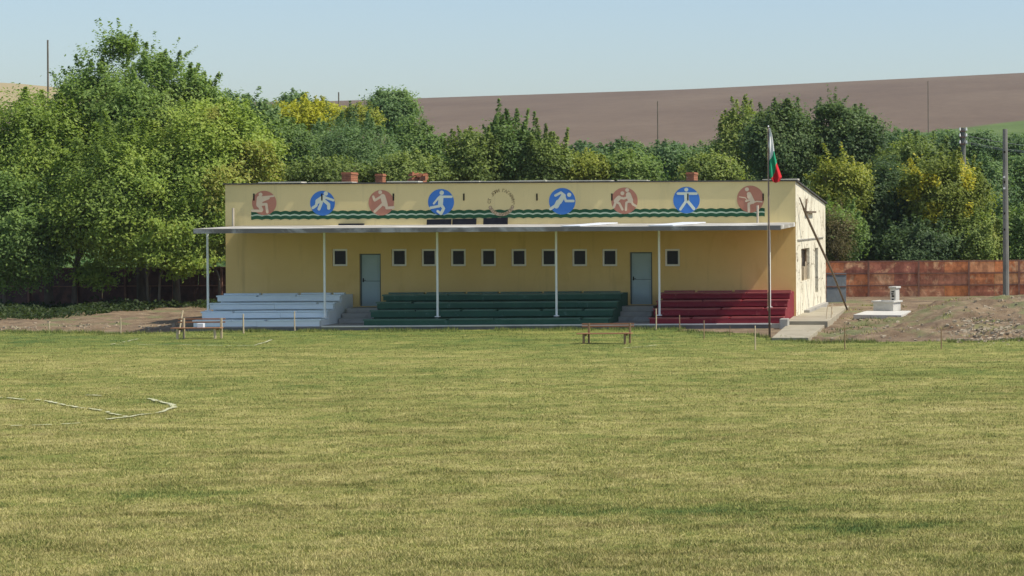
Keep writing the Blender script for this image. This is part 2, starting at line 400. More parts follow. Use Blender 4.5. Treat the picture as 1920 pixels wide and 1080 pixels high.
# a dry stubble patch on the far left hill
ml2 = n.nodes.new("ShaderNodeMapRange"); ml2.inputs[1].default_value = -225; ml2.inputs[2].default_value = -250; n.links.new(sp.outputs[0], ml2.inputs[0])
fur = n.nodes.new('ShaderNodeTexWave'); fur.inputs['Scale'].default_value = .35; fur.inputs['Distortion'].default_value = 2.5; fur.inputs['Detail'].default_value = 4; fur.bands_direction = 'Y'; n.links.new(tc.outputs['Object'], fur.inputs[0])
soilc = mixc(n, 1.0, soilc, ramp(n, fur.outputs['Fac'], [(0.2, (0.93, 0.93, 0.93)), (0.8, (1.05, 1.05, 1.05))]), 'MULTIPLY')
c = mixc(n, ml2.outputs[0], soilc, (0.33, 0.27, 0.15))
c = mixc(n, mr.outputs[0], greenc, c)
n.links.new(c, b.inputs['Base Color']); b.inputs['Roughness'].default_value = 1; b.inputs['Specular IOR Level'].default_value = 0.1
M['hill'] = m
xs = np.concatenate([np.arange(-900, -350, 50), np.arange(-350, 60, 7), np.arange(60, 901, 60)])
ys = np.concatenate([np.arange(110, 260, 5), np.arange(260, 660, 10), np.arange(660, 2600, 100)])
tag(grid_mesh('hill', xs, ys, lambda X, Y: gz(X, Y) - 0.04 * (Y < 113), M['hill']), kind='structure')
# plain surroundings below everything, out to the horizon
b_ = MB(); b_.poly([(-3000, -3000, -0.25), (3000, -3000, -0.25), (3000, 3000, -0.25), (-3000, 3000, -0.25)])
tag(b_.build('surrounding_land', surf('rough_land', (0.10, 0.13, 0.05), (0.16, 0.18, 0.08), 0.05, 1)), kind='structure')

# lawn -----------------------------------------------------------
def lawn_tint(X, Y):
    """0 = lush green, 1 = dry straw yellow: turf differences, plus shade among the clumps put into the fine mottling"""
    t = 0.53 + (vnoise(X, Y * 1.5, 5.5) - .5) * .16 + (vnoise(X, Y * 2.2, 2.0, 2) - .5) * .17 + (vnoise(X, Y * 1.3, .7, 5) - .5) * .26 + (vnoise(X, Y, .25, 15) - .5) * .34
    t = t + 0.07 * sstep(56, 42, Y) - 0.24 * sstep(60, 76, Y)
    for (px, py, rx, ry, a) in ((1290, 955, 2.1, .62, -.40), (1560, 985, 1.9, .6, -.40), (1130, 962, 1.2, .5, -.18), (1560, 875, 1.7, .45, -.22), (1000, 818, 2.0, .5, -.16),
                            (290, 930, 1.6, .7, -.30), (1330, 900, 2.6, 1.2, .14), (700, 880, 3.0, 1.8, .10), (300, 720, 4, 2.4, -.12), (1750, 890, 2.0, .6, .05), (620, 1040, 2.4, .9, .1)):
        p = G(px, py)
        d = ((X - p.x) / rx) ** 2 + ((Y - p.y) / ry) ** 2
        t = t + a * np.exp(-d) * (0.6 + 0.8 * vnoise(X, Y, .6, 8))
    return np.clip(t, 0, 1)
GR = [(0.0, (0.085, 0.15, 0.040)), (0.35, (0.215, 0.245, 0.062)), (0.6, (0.335, 0.322, 0.100)), (1.0, (0.53, 0.46, 0.20))]
def turf_streaks(n, c):
    f1 = ramp(n, noise(n, 0.9, 5, 0.65, (0.32, 1.5, 1), dist=.4), [(0.34, (0.74, 0.72, 0.70)), (0.52, (0.97, 0.97, 0.99)), (0.72, (1.06, 1.05, 1.06))])
    f2 = ramp(n, noise(n, 4.2, 5, 0.7, (0.45, 1.4, 1)), [(0.36, (0.74, 0.74, 0.72)), (0.56, (1.04, 1.04, 1.03))])
    return mixc(n, 1.0, mixc(n, 1.0, c, f1, 'MULTIPLY'), f2, 'MULTIPLY')
m, n, b = newmat('lawn_turf')
at = n.nodes.new("ShaderNodeAttribute"); at.attribute_name = "tint"
ad = n.nodes.new("ShaderNodeMath"); ad.operation = 'MULTIPLY_ADD'; ad.inputs[1].default_value = 0.5
n.links.new(noise(n, 9, 8, 0.8, (0.5, 1, 1)), ad.inputs[0]); 
ad2 = n.nodes.new("ShaderNodeMath"); ad2.operation = 'ADD'; ad2.inputs[1].default_value = -0.25
n.links.new(at.outputs['Fac'], ad2.inputs[0]); n.links.new(ad2.outputs[0], ad.inputs[2])
c = ramp(n, ad.outputs[0], GR)
c = mixc(n, 1.0, c, ramp(n, noise(n, 22, 5, 0.8, (0.6, 1, 1)), [(0.3, (0.5, 0.52, 0.48)), (0.68, (1.2, 1.2, 1.15))]), 'MULTIPLY')
c = turf_streaks(n, c)
n.links.new(c, b.inputs['Base Color']); b.inputs['Roughness'].default_value = 0.95; b.inputs['Specular IOR Level'].default_value = 0.1
bump(n, b, noise(n, 30, 6, 0.8), 0.9, 0.03)
M['lawn'] = m
xs = np.arange(-46, 8.01, .2)
NY = 300
tt = np.linspace(0, 1, NY)
Xg = np.tile(xs, (NY, 1)); Yg = 18 + (np.tile(tt[:, None] ** 1.0, (1, len(xs)))) * (lawn_edge(Xg) - 18)
class _A: pass
def grid_from(name, X, Y, Z, mat, tint):
    ny, nx = X.shape
    o = grid_mesh(name, np.arange(nx), np.arange(ny), lambda a, b_: a * 0, mat, lambda a, b_: tint)
    v = np.stack([X.ravel(), Y.ravel(), Z.ravel()], 1).astype(np.float32)
    o.data.vertices.foreach_set("co", v.ravel()); o.data.update()
    return o
def lawn_z(X, Y):
    z = (vnoise(X, Y, .9) - .5) * .03 + (vnoise(X, Y, .35, 3) - .5) * .02 + (vnoise(X, Y * 2, 6, 3) - .5) * .05
    return z * sstep(0, 1.5, lawn_edge(X) - Y) + 0.006
Zg = lawn_z(Xg, Yg)
tag(grid_from('lawn', Xg, Yg, Zg, M['lawn'], lawn_tint(Xg, Yg)), kind='structure')
b_ = MB()
b_.poly([(-500, -300, -0.03), (500, -300, -0.03), (500, 18.02, -0.03), (-500, 18.02, -0.03)])
b_.poly([(-500, 18.02, -0.03), (-46, 18.02, -0.03), (-46, 79, -0.03), (-500, 79, -0.03)])
b_.poly([(8, 18.02, -0.03), (500, 18.02, -0.03), (500, 70, -0.03), (8, 70, -0.03)])
b_.build('pitch_surroundings', surf('outer_turf', (0.17, 0.20, 0.055), (0.27, 0.26, 0.08), 0.8, 1)); tag(bpy.data.objects['pitch_surroundings'], kind='structure')

# grass blades, dense and sub-pixel toward the stand
def tri_mesh(name, V, F_, tint, mat, parent=None):
    me = bpy.data.meshes.new(name)
    k = F_.shape[1]
    me.vertices.add(len(V)); me.vertices.foreach_set("co", V.astype(np.float32).ravel())
    me.loops.add(F_.size); me.loops.foreach_set("vertex_index", F_.astype(np.int32).ravel())
    me.polygons.add(len(F_)); me.polygons.foreach_set("loop_start", np.arange(len(F_), dtype=np.int32) * k)
    a = me.attributes.new("tint", 'FLOAT', 'FACE'); a.data.foreach_set("value", tint.astype(np.float32))
    me.update(calc_edges=True)
    me.materials.append(mat)
    o = bpy.data.objects.new(name, me); C.objects.link(o)
    if parent: o.parent = parent
    return o
def blades(name, X, Y, Z, h, wd, tint, mat, lean=0.7, seed=1):
    rs = np.random.RandomState(seed); N = len(X)
    a = rs.rand(N) * 2 * np.pi; l = rs.rand(N) * lean * h; la = rs.rand(N) * 2 * np.pi
    base = np.stack([X, Y, Z], 1)
    d = np.stack([np.cos(a) * wd, np.sin(a) * wd, 0 * a], 1)
    tip = base + np.stack([np.cos(la) * l, np.sin(la) * l, h], 1)
    V = np.empty((N * 3, 3)); V[0::3] = base - d; V[1::3] = base + d; V[2::3] = tip
    return tri_mesh(name, V, np.arange(N * 3).reshape(N, 3), tint, mat)
mg, n, b = newmat('grass_blades')
a_ = n.nodes.new("ShaderNodeAttribute"); a_.attribute_name = "tint"
c = turf_streaks(n, ramp(n, a_.outputs['Fac'], GR))
n.links.new(c, b.inputs['Base Color']); b.inputs['Roughness'].default_value = 0.7; b.inputs['Specular IOR Level'].default_value = 0.2
rs = np.random.RandomState(11)
N = 800000
py = 598 + rs.rand(N) ** 0.85 * 510
Yb = F * CH / (py - HY)
Xb = (-60 + rs.rand(N) * 2060 - CX) * Yb / F
ok = Yb < lawn_edge(Xb) - 0.03
Xb, Yb = Xb[ok], Yb[ok]
keep = vnoise(Xb, Yb * 1.5, .16, 6) + rs.rand(len(Xb)) * .7 > .55
Xb, Yb = Xb[keep], Yb[keep]; N = len(Xb)
hb = (0.018 + 0.026 * rs.rand(N) ** 1.5) * (0.7 + 0.7 * vnoise(Xb, Yb, .5, 2))
tb = np.clip(lawn_tint(Xb, Yb) + (rs.rand(N) - .5) * .75 + 0.05, 0, 1)
tag(blades('grass', Xb, Yb, lawn_z(Xb, Yb) - 0.012, hb + 0.012, 0.0035 + 0.00012 * Yb, tb, mg, 1.3), 'short dry green and straw coloured grass growing on the pitch', 'grass', kind='stuff')
# taller fringe of grass and weeds along the stand's kerb and lawn edge
N = 26000
Xw = -46 + rs.rand(N) * 52; e = lawn_edge(Xw); Yw = e - rs.rand(N) ** 1.8 * 1.1 + 0.02
k = (vnoise(Xw, Yw, .8, 3) > .42); Xw, Yw = Xw[k], Yw[k]; N = len(Xw)
tag(blades('grass_fringe', Xw, Yw, lawn_z(Xw, Yw) - 0.012, (0.05 + 0.10 * rs.rand(N) ** 2) * (0.5 + vnoise(Xw, Yw, .5)), np.full(N, .011), np.clip(rs.rand(N) * .55, 0, 1), mg, .6, 4),
    'taller green grass tufts in a fringe along the kerb and soil edge', 'grass', kind='stuff')
# weeds on the spoil heap
N = 30000
Xw = -8.5 + rs.rand(N) * 16; Yw = 70.5 + rs.rand(N) * 22
p0 = G(1640, 598, .15); p1 = G(1590, 612, .15); p2 = G(1850, 585, .6)
g = sum(np.exp(-((Xw - p.x) / a1) ** 2 - ((Yw - p.y) / a2) ** 2) for p, a1, a2 in ((p0, .75, 1.3), (p1, 1.1, 1.4), (p2, 1.0, 1.2)))
k = (g > .35 + rs.rand(N) * .5) | ((vnoise(Xw, Yw, .8, 6) > .80))
Xw, Yw, gk = Xw[k], Yw[k], g[k]; N = len(Xw)
tag(blades('heap_weeds', Xw, Yw, gz(Xw, Yw) - .01, 0.03 + 0.09 * rs.rand(N), np.full(N, .014), np.clip(np.where(gk > .3, rs.rand(N) * .35, .3 + rs.rand(N) * .7), 0, 1), mg, .9, 5),
    'green and dry weeds sprouting on the heap of soil', 'weeds', kind='stuff')

# chalk lines -----------------------------------------------------
def chalk(name, pts, wd, seed, gap=0.25):
    rr = random.Random(seed); bb = MB()
    P3 = [G(*p) for p in pts]
    L = [(P3[i + 1] - P3[i]).length for i in range(len(P3) - 1)]
    for i in range(len(P3) - 1):
        d = (P3[i + 1] - P3[i]) / L[i]; nn = Vector((-d.y, d.x, 0)); k = max(1, int(L[i] / .16))
        for q in range(k):
            if rr.random() < gap: continue
            a = P3[i] + d * (L[i] * q / k); e = P3[i] + d * (L[i] * (q + 1.02) / k)
            w0 = wd * (0.5 + rr.random() * .6); o_ = nn * (rr.random() - .5) * wd * .5
            bb.poly([Vector((v.x, v.y, float(lawn_z(v.x, v.y)) + .026)) for v in (a - nn * w0 / 2 + o_, e - nn * w0 / 2 + o_, e + nn * w0 / 2 + o_, a + nn * w0 / 2 + o_)])
    return tag(bb.build(name, M['chalk']), kind='structure')
chalk('centre_circle_marking', [(-60, 804), (0, 803), (60, 801), (150, 795.5)], .12, 1, .06)
chalk('centre_circle_marking', [(198, 789.5), (240, 785.5), (262, 782), (300, 776), (314, 772), (322, 768.5), (325.5, 765), (324, 761.5), (317, 758), (304, 754), (278, 748)], .12, 2, .06)
chalk('pitch_marking', [(-60, 742), (20, 748), (85, 751), (110, 758), (150, 766), (200, 775), (238, 785)], .09, 3, .33)
chalk('pitch_marking', [(143, 741), (190, 743), (232, 744.5)], .09, 4, .3)
chalk('technical_area_marking', [(258, 637), (208, 646), (300, 646.5), (410, 647.5), (478, 648), (510, 638)], .08, 5, .22)
chalk('technical_area_marking', [(1170, 654), (1200, 652.5), (1236, 649)], .09, 6, .15)

# ------------------------------------------------------------------ foliage builders
def leaf_quads(name, Cn, size, tint, mat, parent=None, seed=0, up=0.35, asp=0.5, out=None):
    rs = np.random.RandomState(seed); N = len(Cn)
    nrm = rs.normal(size=(N, 3)); nrm[:, 2] = np.abs(nrm[:, 2]) + up
    if out is not None: nrm += out * .9
    nrm[:, 1] -= .25; nrm /= np.linalg.norm(nrm, axis=1)[:, None]
    t = rs.normal(size=(N, 3)); a = np.cross(nrm, t); a /= np.linalg.norm(a, axis=1)[:, None] + 1e-9
    b = np.cross(nrm, a)
    s = size[:, None]
    V = np.empty((N * 4, 3))
    V[0::4] = Cn - a * s * .5; V[1::4] = Cn - b * s * .5 * asp; V[2::4] = Cn + a * s * .5; V[3::4] = Cn + b * s * .5 * asp
    return tri_mesh(name, V, np.arange(N * 4).reshape(N, 4), tint, mat, parent)

def crown_pts(rs, c, r, n_leaf, clump, lobes_n=14, sprays=40, spray_len=.8, spray_up=.8, jag=.35, per=60):
    """c centre, r radii of the crown; lobes on its surface, clumps in the lobes, leafy sprays sticking out"""
    c = np.array(c, float); r = np.array(r, float)
    L = [(c, r * .80)]
    for _ in range(lobes_n):
        d = rs.normal(size=3); d[1] -= .3; d[2] += .15; d /= np.linalg.norm(d)
        if d[2] < -.6: d[2] *= -.5
        L.append((c + d * r * rs.uniform(.50, .78), r * rs.uniform(.22, .44)))
    wts = np.array([1.6 * np.prod(l[1]) ** (2 / 3) if i == 0 else np.prod(l[1]) ** (2 / 3) for i, l in enumerate(L)]); wts /= wts.sum()
    nc = max(8, int(n_leaf * .86 / per))
    pick = rs.choice(len(L), nc, p=wts)
    lc = np.array([L[i][0] for i in pick]); lr = np.array([L[i][1] for i in pick])
    d = rs.normal(size=(nc, 3)); d[:, 1] -= .25; d /= np.linalg.norm(d, axis=1)[:, None]
    cc = lc + d * lr * (rs.rand(nc, 1) ** .26) * (1 + (rs.rand(nc, 1) - .5) * jag)
    ct = rs.rand(nc)
    k = rs.randint(0, nc, int(n_leaf * .86))
    off = rs.normal(size=(len(k), 3)) * clump * np.array([1, 1, .6])
    pts = cc[k] + off; tint = ct[k]
    if sprays:
        m_ = int(n_leaf * .14); sp = rs.randint(0, sprays, m_)
        sd_ = rs.normal(size=(sprays, 3)); sd_[:, 2] = np.abs(sd_[:, 2]) * .8 + .15; sd_[:, 1] *= .8; sd_ /= np.linalg.norm(sd_, axis=1)[:, None]
        s0 = c + sd_ * r * .88
        dr = sd_ * (1 - spray_up) + np.array([0, 0, 1]) * spray_up + rs.normal(size=(sprays, 3)) * .15
        ln = spray_len * rs.uniform(.4, 1.2, sprays)
        t = rs.rand(m_)
        q = s0[sp] + dr[sp] * (t * ln[sp])[:, None] + rs.normal(size=(m_, 3)) * clump * .45 * (1.15 - t)[:, None]
        pts = np.concatenate([pts, q]); tint = np.concatenate([tint, rs.rand(sprays)[sp]])
    return pts, tint

tree_id = [0]
def tree(name, label, cat, group, Y, box, mat, n_leaf=9000, leaf=.15, clump=.30, base=None, depth=None, tbias=0., tvar=.55, accent=0., trunk_r=.14,
         sprays=40, spray_len=.8, spray_up=.6, lobes=14, bark='bark', multi=1, extra=None, asp=.5, patch=2.0):
    """box = crown in photo px (x0, x1, ytop, ybottom) measured at distance Y"""
    tree_id[0] += 1; seed = tree_id[0]
    rs = np.random.RandomState(100 + seed)
    x0, x1, y0, y1 = box
    a = P(x0, y0, Y); b2 = P(x1, y1, Y)
    c = ((a.x + b2.x) / 2, Y, (a.z + b2.z) / 2)
    rx = abs(b2.x - a.x) / 2; rz = abs(a.z - b2.z) / 2
    ry = depth if depth else min(max(rx, rz * .6), 3.6)
    gzv = float(gz(c[0] if base is None else base, Y))
    bx = c[0] if base is None else base
    root = empty(name, (bx, Y, gzv), label, cat, group)
    n_leaf = int(n_leaf * 1.75)
    pts, tint = crown_pts(rs, c, (rx, ry, rz), n_leaf, clump * 1.12, lobes, sprays, spray_len, spray_up)
    if extra: 
        for (ex, ey, erx, erz, en) in extra:
            en = int(en * 1.7)
            p = P(ex, ey, Y - .4)
            q, t2 = crown_pts(rs, p, (erx, min(erx, 1.5), erz), en, clump * .8, 6, 12, spray_len, spray_up)
            pts = np.concatenate([pts, q]); tint = np.concatenate([tint, t2])
    keep = pts[:, 2] > gz(pts[:, 0], pts[:, 1]) + .15
    # nothing grows into the pavilion
    keep &= ~((pts[:, 0] > -31.7) & (pts[:, 0] < -9.2) & (pts[:, 1] < 94.6) & (pts[:, 1] > 77))
    pts = pts[keep]; tint = tint[keep]; N = len(pts)
    pn = vnoise(pts[:, 0] + pts[:, 1] * .3, pts[:, 2] * 1.2, patch, seed)
    T = .40 + (vnoise(pts[:, 0] + 40, pts[:, 2] * 1.3, 1.7, 2) - .5) * .35 + tbias + (tint - .5) * tvar * .7 + (rs.rand(N) - .5) * .35 + (pn - .5) * tvar
    if accent: T = np.where((pn > 1 - accent) & (rs.rand(N) < .70), .92 + rs.rand(N) * .08, np.minimum(T, .85))
    else: T = np.minimum(T, .93)
    ov = (pts - np.array(c)) / np.array([rx, ry, rz]); ov /= np.linalg.norm(ov, axis=1)[:, None] + 1e-6
    leaf_quads('crown', pts, 0.98 * leaf * (0.6 + .8 * rs.rand(N)), np.clip(T, 0, 1), LEAF[mat], root, seed, asp=asp, out=ov)
    tb_ = MB(); rr = random.Random(seed)
    zt = c[2] + rz * .2
    for k in range(multi):
        ox = (k - (multi - 1) / 2) * .45; lean = rr.uniform(-.25, .25)
        q = [Vector((bx + ox, Y, gzv - .15)), Vector((bx + ox + lean * .5, Y + rr.uniform(-.1, .1), gzv + (zt - gzv) * .35)), Vector((bx * .4 + c[0] * .6 + ox + lean, Y, gzv + (zt - gzv) * .7)), Vector((c[0] + lean, Y, zt))]
        tb_.tube(q, [trunk_r * 1.15, trunk_r * .85, trunk_r * .6, trunk_r * .3], 8)
        for j in range(5):
            s = q[1].lerp(q[3], rr.uniform(.05, .7))
            e = Vector((c[0] + rr.uniform(-.75, .75) * rx, Y + rr.uniform(-.7, .6) * ry, c[2] + rr.uniform(-.2, .75) * rz))
            if e.z < s.z: e.z = s.z + .3
            mid = s.lerp(e, .5) + Vector((0, 0, .25))
            tb_.tube([s, mid, e], [trunk_r * .42, trunk_r * .28, trunk_r * .1], 6)
    tb_.build('trunk', M[bark], root, smooth=True)
    adopt(root)
    return root

GL = 'trees left of the pavilion'; GB = 'trees and bushes behind the pavilion roof'; GRT = 'trees and bushes behind the rusty fence'
# --- left mass
tree('locust_tree', 'tallest locust tree left of the pavilion, its feathery dark green top against the sky', 'tree', GL, 103, (105, 425, 92, 430), 'locustd', 50000, .17, .30, sprays=60, spray_len=1.2, spray_up=.7, tbias=.34, lobes=26, trunk_r=.22,
     extra=[(225, 90, .9, .6, 1500), (300, 130, 1.1, .6, 1800), (160, 170, 1.2, .8, 2000), (375, 185, 1.0, .6, 1800)])
tree('locust_tree', 'shaded locust tree filling the gap behind the left edge trees', 'tree', GL, 107, (20, 260, 185, 480), 'locustd', 24000, .2, .34, lobes=16)
tree('locust_tree', 'broad yellow green locust tree at the left edge, below the bare hilltop', 'tree', GL, 100, (-90, 215, 172, 520), 'locust', 44000, .17, .30, tbias=.10, accent=.12, lobes=24, trunk_r=.18, base=P(92, 560, 100).x)
tree('locust_tree', 'yellow green locust tree whose bough reaches over the left end of the roof', 'tree', GL, 101, (235, 532, 190, 480), 'locust', 44000, .17, .30, tbias=.12, accent=.13, lobes=24, trunk_r=.15, base=P(300, 560, 99).x, extra=[(468, 300, 1.6, 1.5, 3500), (430, 240, 1.3, .9, 2400)])
tree('locust_tree', 'dark drooping locust tree with low boughs at the far left', 'tree', GL, 97, (-60, 150, 330, 560), 'locustd', 24000, .16, .27, tbias=-.02, lobes=16, trunk_r=.10, spray_up=0, base=P(8, 560, 97).x)
tree('locust_tree', 'locust tree in the middle of the left group with a pale straight trunk', 'tree', GL, 98, (105, 330, 215, 535), 'locust', 38000, .16, .29, tbias=.02, lobes=16, trunk_r=.11, spray_up=.1, base=P(138, 560, 98).x)
tree('locust_tree', 'bright green locust tree beside the pavilion corner with two thin pale trunks', 'tree', GL, 98.5, (215, 428, 345, 520), 'locust', 26000, .16, .26, tbias=.08, lobes=16, trunk_r=.06, spray_up=0, multi=2, base=P(288, 560, 98.5).x, extra=[(345, 500, 1.2, .6, 1800), (180, 520, .9, .7, 1200)])
tree('locust_tree', 'low leafy bough tree hanging over the white bleacher end', 'tree', GL, 102, (330, 440, 380, 500), 'olive', 10000, .15, .25, tbias=.05, lobes=9, trunk_r=.06, spray_up=.1, base=P(412, 560, 102).x)
tree('poplar_tree', 'dark green tree crest between the tall locust and the yellow bushes', 'tree', GL, 120, (395, 520, 182, 330), 'bluish', 14000, .2, .34, lobes=14, spray_len=1.0, spray_up=.95)
# --- behind the building
tree('far_tree', 'small round tree on the skyline left of the thin pole', 'tree', GB, 190, (527, 575, 178, 215), 'bluish', 2600, .3, .4, lobes=7, sprays=10, spray_len=.6)
tree('yellow_bush', 'bright yellow bush behind the dark trees, left of the thin skyline pole', 'bush', GB, 128, (505, 640, 196, 250), 'yellow', 9000, .2, .28, lobes=9, spray_len=.7, spray_up=.95, tbias=.05)
tree('yellow_bush', 'smaller yellow green bush right of the thin skyline pole', 'bush', GB, 127, (632, 712, 208, 252), 'ygreen', 5000, .2, .28, lobes=7, spray_len=.6, spray_up=.95, tbias=.15)
tree('round_tree', 'round dome shaped tree rising above the field edge near the middle', 'tree', GB, 140, (688, 782, 168, 262), 'bluish', 13000, .2, .32, lobes=12, sprays=14, spray_len=.3, tbias=.10)
tree('green_tree', 'dark green tree right of the locusts, above the second chimney gap', 'tree', GB, 106, (428, 590, 225, 370), 'green', 22000, .16, .27, tbias=-.05, lobes=16)
tree('willow_bush', 'feathery blue green willow bush behind the two brick chimneys', 'bush', GB, 112, (555, 750, 228, 370), 'bluish', 24000, .18, .28, lobes=16, spray_len=1.1, spray_up=.95, asp=.28, tbias=.02)
tree('green_bush', 'green bush sloping down to the right, its upper edge brownish', 'bush', GB, 122, (735, 838, 232, 350), 'green', 14000, .18, .3, lobes=13, spray_len=.5, tbias=.05)
tree('leafy_bush', 'light green leafy bush just over the parapet by the collapsed chimney', 'bush', GB, 102, (545, 700, 300, 372), 'olive', 12000, .15, .22, lobes=11, tbias=.02, spray_len=.4)
tree('leafy_bush', 'light green leafy bush over the parapet right of the collapsed chimney', 'bush', GB, 103, (690, 850, 288, 372), 'olive', 13000, .15, .22, lobes=11, tbias=.06, spray_len=.4)
tree('young_walnut', 'leafy young tree with upright shoots, left of the tallest shoots', 'tree', GB, 104, (838, 945, 238, 372), 'olive', 13000, .17, .22, lobes=11, sprays=22, spray_len=1.1, spray_up=.97, tbias=-.02)
tree('young_walnut', 'leafy young tree with the tallest upright brownish shoots', 'tree', GB, 105, (905, 1010, 226, 372), 'green', 15000, .17, .22, lobes=11, sprays=24, spray_len=1.3, spray_up=.97, tbias=.02)
tree('young_walnut', 'leafy young tree with upright shoots ending at the open field view', 'tree', GB, 104.5, (975, 1068, 262, 372), 'olive', 12000, .17, .22, lobes=10, sprays=18, spray_len=1.1, spray_up=.97, tbias=.0)
for i, (x0, x1, y0, y1, lab) in enumerate([(1050, 1150, 272, 345, 'first dark hedge bush below the ploughed field, next to the upright shoots'), (1130, 1225, 268, 345, 'dark hedge bush below the field, left of the thin pole'),
        (1205, 1300, 270, 345, 'dark hedge bush at the foot of the thin pole on the field'), (1280, 1385, 274, 345, 'dark hedge bush below the field, beside the big trees')]):
    tree('hedge_bush', lab, 'bush', GB, 135 + i, (x0, x1, y0, y1), 'bluish', 11000, .2, .3, lobes=12, spray_len=.5, tbias=.0)
tree('leafy_bush', 'bright green bush over the parapet above the running figure', 'bush', GB, 106, (1040, 1150, 290, 366), 'ygreen', 9000, .16, .24, lobes=10, tbias=-.22, spray_len=.4)
tree('leafy_bush', 'green bush over the parapet above the wrestlers medallion', 'bush', GB, 107, (1120, 1240, 285, 366), 'green', 10000, .16, .24, lobes=10, tbias=.10, spray_len=.4)
tree('leafy_bush', 'pale green bush over the parapet right of the last brick chimney', 'bush', GB, 105, (1290, 1385, 292, 362), 'olive', 8500, .16, .24, lobes=9, tbias=.10, spray_len=.4)
# --- right
tree('olive_tree', 'olive green tree left of the flag, its top edge against the field', 'tree', GRT, 116, (1345, 1445, 205, 345), 'olive', 16000, .18, .28, lobes=13, tbias=-.02)
tree('dark_tree', 'dark green tree directly behind the flag', 'tree', GRT, 112, (1405, 1535, 200, 372), 'dark', 22000, .18, .3, lobes=15, tbias=.12)
tree('dark_tree', 'very dark green tree right of the flag with a pointed top', 'tree', GRT, 113, (1520, 1655, 205, 360), 'dark', 22000, .18, .3, lobes=15, tbias=.08, extra=[(1565, 215, .9, .7, 1500)])
tree('yellow_green_bush', 'yellow green bush behind the sloping end of the roof', 'bush', GRT, 105, (1522, 1632, 298, 420), 'ygreen', 13000, .16, .24, lobes=12, tbias=-.02, accent=.15)
tree('green_bush', 'green bush growing beside the cracked side wall above the grey sheet', 'bush', GRT, 102, (1518, 1625, 385, 520), 'green', 13000, .15, .24, lobes=11, tbias=.02)
tree('dry_bush', 'brownish twiggy bush at the rear corner of the pavilion', 'bush', GRT, 100.8, (1540, 1598, 400, 500), 'brown', 5000, .13, .2, lobes=7, tbias=.1, asp=.25, depth=.4)
tree('dark_tree', 'large shaded dark green tree behind the rusty fence, left of the yellow leaves', 'tree', GRT, 108, (1575, 1745, 318, 545), 'dark', 30000, .17, .3, lobes=18, tbias=-.02)
tree('olive_tree', 'olive tree with golden tips above the autumn tree', 'tree', GRT, 112, (1630, 1800, 258, 420), 'olive', 22000, .18, .28, lobes=14, tbias=-.02, accent=.10)
tree('autumn_tree', 'tree with patches of golden yellow leaves left of the two utility poles', 'tree', GRT, 107, (1685, 1855, 295, 470), 'ygreen', 24000, .17, .27, lobes=14, tbias=-.10, accent=.46, patch=.95)
tree('dark_tree', 'low dark bush above the fence below the golden leaves', 'tree', GRT, 104.5, (1655, 1810, 415, 545), 'dark', 20000, .16, .26, lobes=14, tbias=.06)
tree('green_bush', 'bright green bush above the fence, left of the tall dark pole', 'bush', GRT, 105, (1785, 1880, 400, 545), 'olive', 14000, .16, .24, lobes=11, tbias=.10)
tree('green_bush', 'green bush above the fence at the right edge, beyond the tall dark pole', 'bush', GRT, 106, (1860, 1990, 380, 545), 'green', 18000, .16, .26, lobes=12, tbias=.12)
tree('slope_bush', 'green bush on the slope between the two utility poles', 'bush', GRT, 128, (1790, 1900, 300, 440), 'bluish', 14000, .2, .32, lobes=11, tbias=.06)
tree('slope_bush', 'green bush on the slope at the right edge under the green field strip', 'bush', GRT, 130, (1870, 2000, 290, 440), 'bluish', 14000, .2, .32, lobes=11, tbias=.10)
for i, (x0, x1, y0, y1, lab) in enumerate([(1640, 1740, 250, 300, 'dark hedge bush under the field, below the thin field pole'), (1730, 1815, 250, 305, 'dark hedge bush left of the pole with white insulators'),
        (1800, 1880, 255, 310, 'dark hedge bush under the wires between the poles'), (1870, 1980, 258, 315, 'dark hedge bush at the right edge under the green strip')]):
    tree('hedge_bush', lab, 'bush', GRT, 152 + i * 2, (x0, x1, y0, y1), 'bluish', 8000, .24, .34, lobes=11, spray_len=.5, tbias=-.05)

# undergrowth on the left bank
rs = np.random.RandomState(5)
N = 26000
Xu = -52 + rs.rand(N) * 18.6; Yu = 83.5 + rs.rand(N) * 17
k = (Yu > 86.5 + (vnoise(Xu, Xu * 0, 1.2) - .5) * 3 + sstep(-41.4, -39.6, Xu) * 11); Xu, Yu = Xu[k], Yu[k]; N = len(Xu)
hh = .50 * vnoise(Xu, Yu, 1.1, 3) ** 1.3 * sstep(84, 89, Yu)
pts = np.stack([Xu, Yu, gz(Xu, Yu) + rs.rand(N) * hh + .02], 1)
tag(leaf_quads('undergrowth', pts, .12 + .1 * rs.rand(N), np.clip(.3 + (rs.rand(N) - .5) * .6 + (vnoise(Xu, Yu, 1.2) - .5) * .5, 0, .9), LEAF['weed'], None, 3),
    'low leafy undergrowth beneath the trees left of the pavilion', 'undergrowth', kind='stuff')
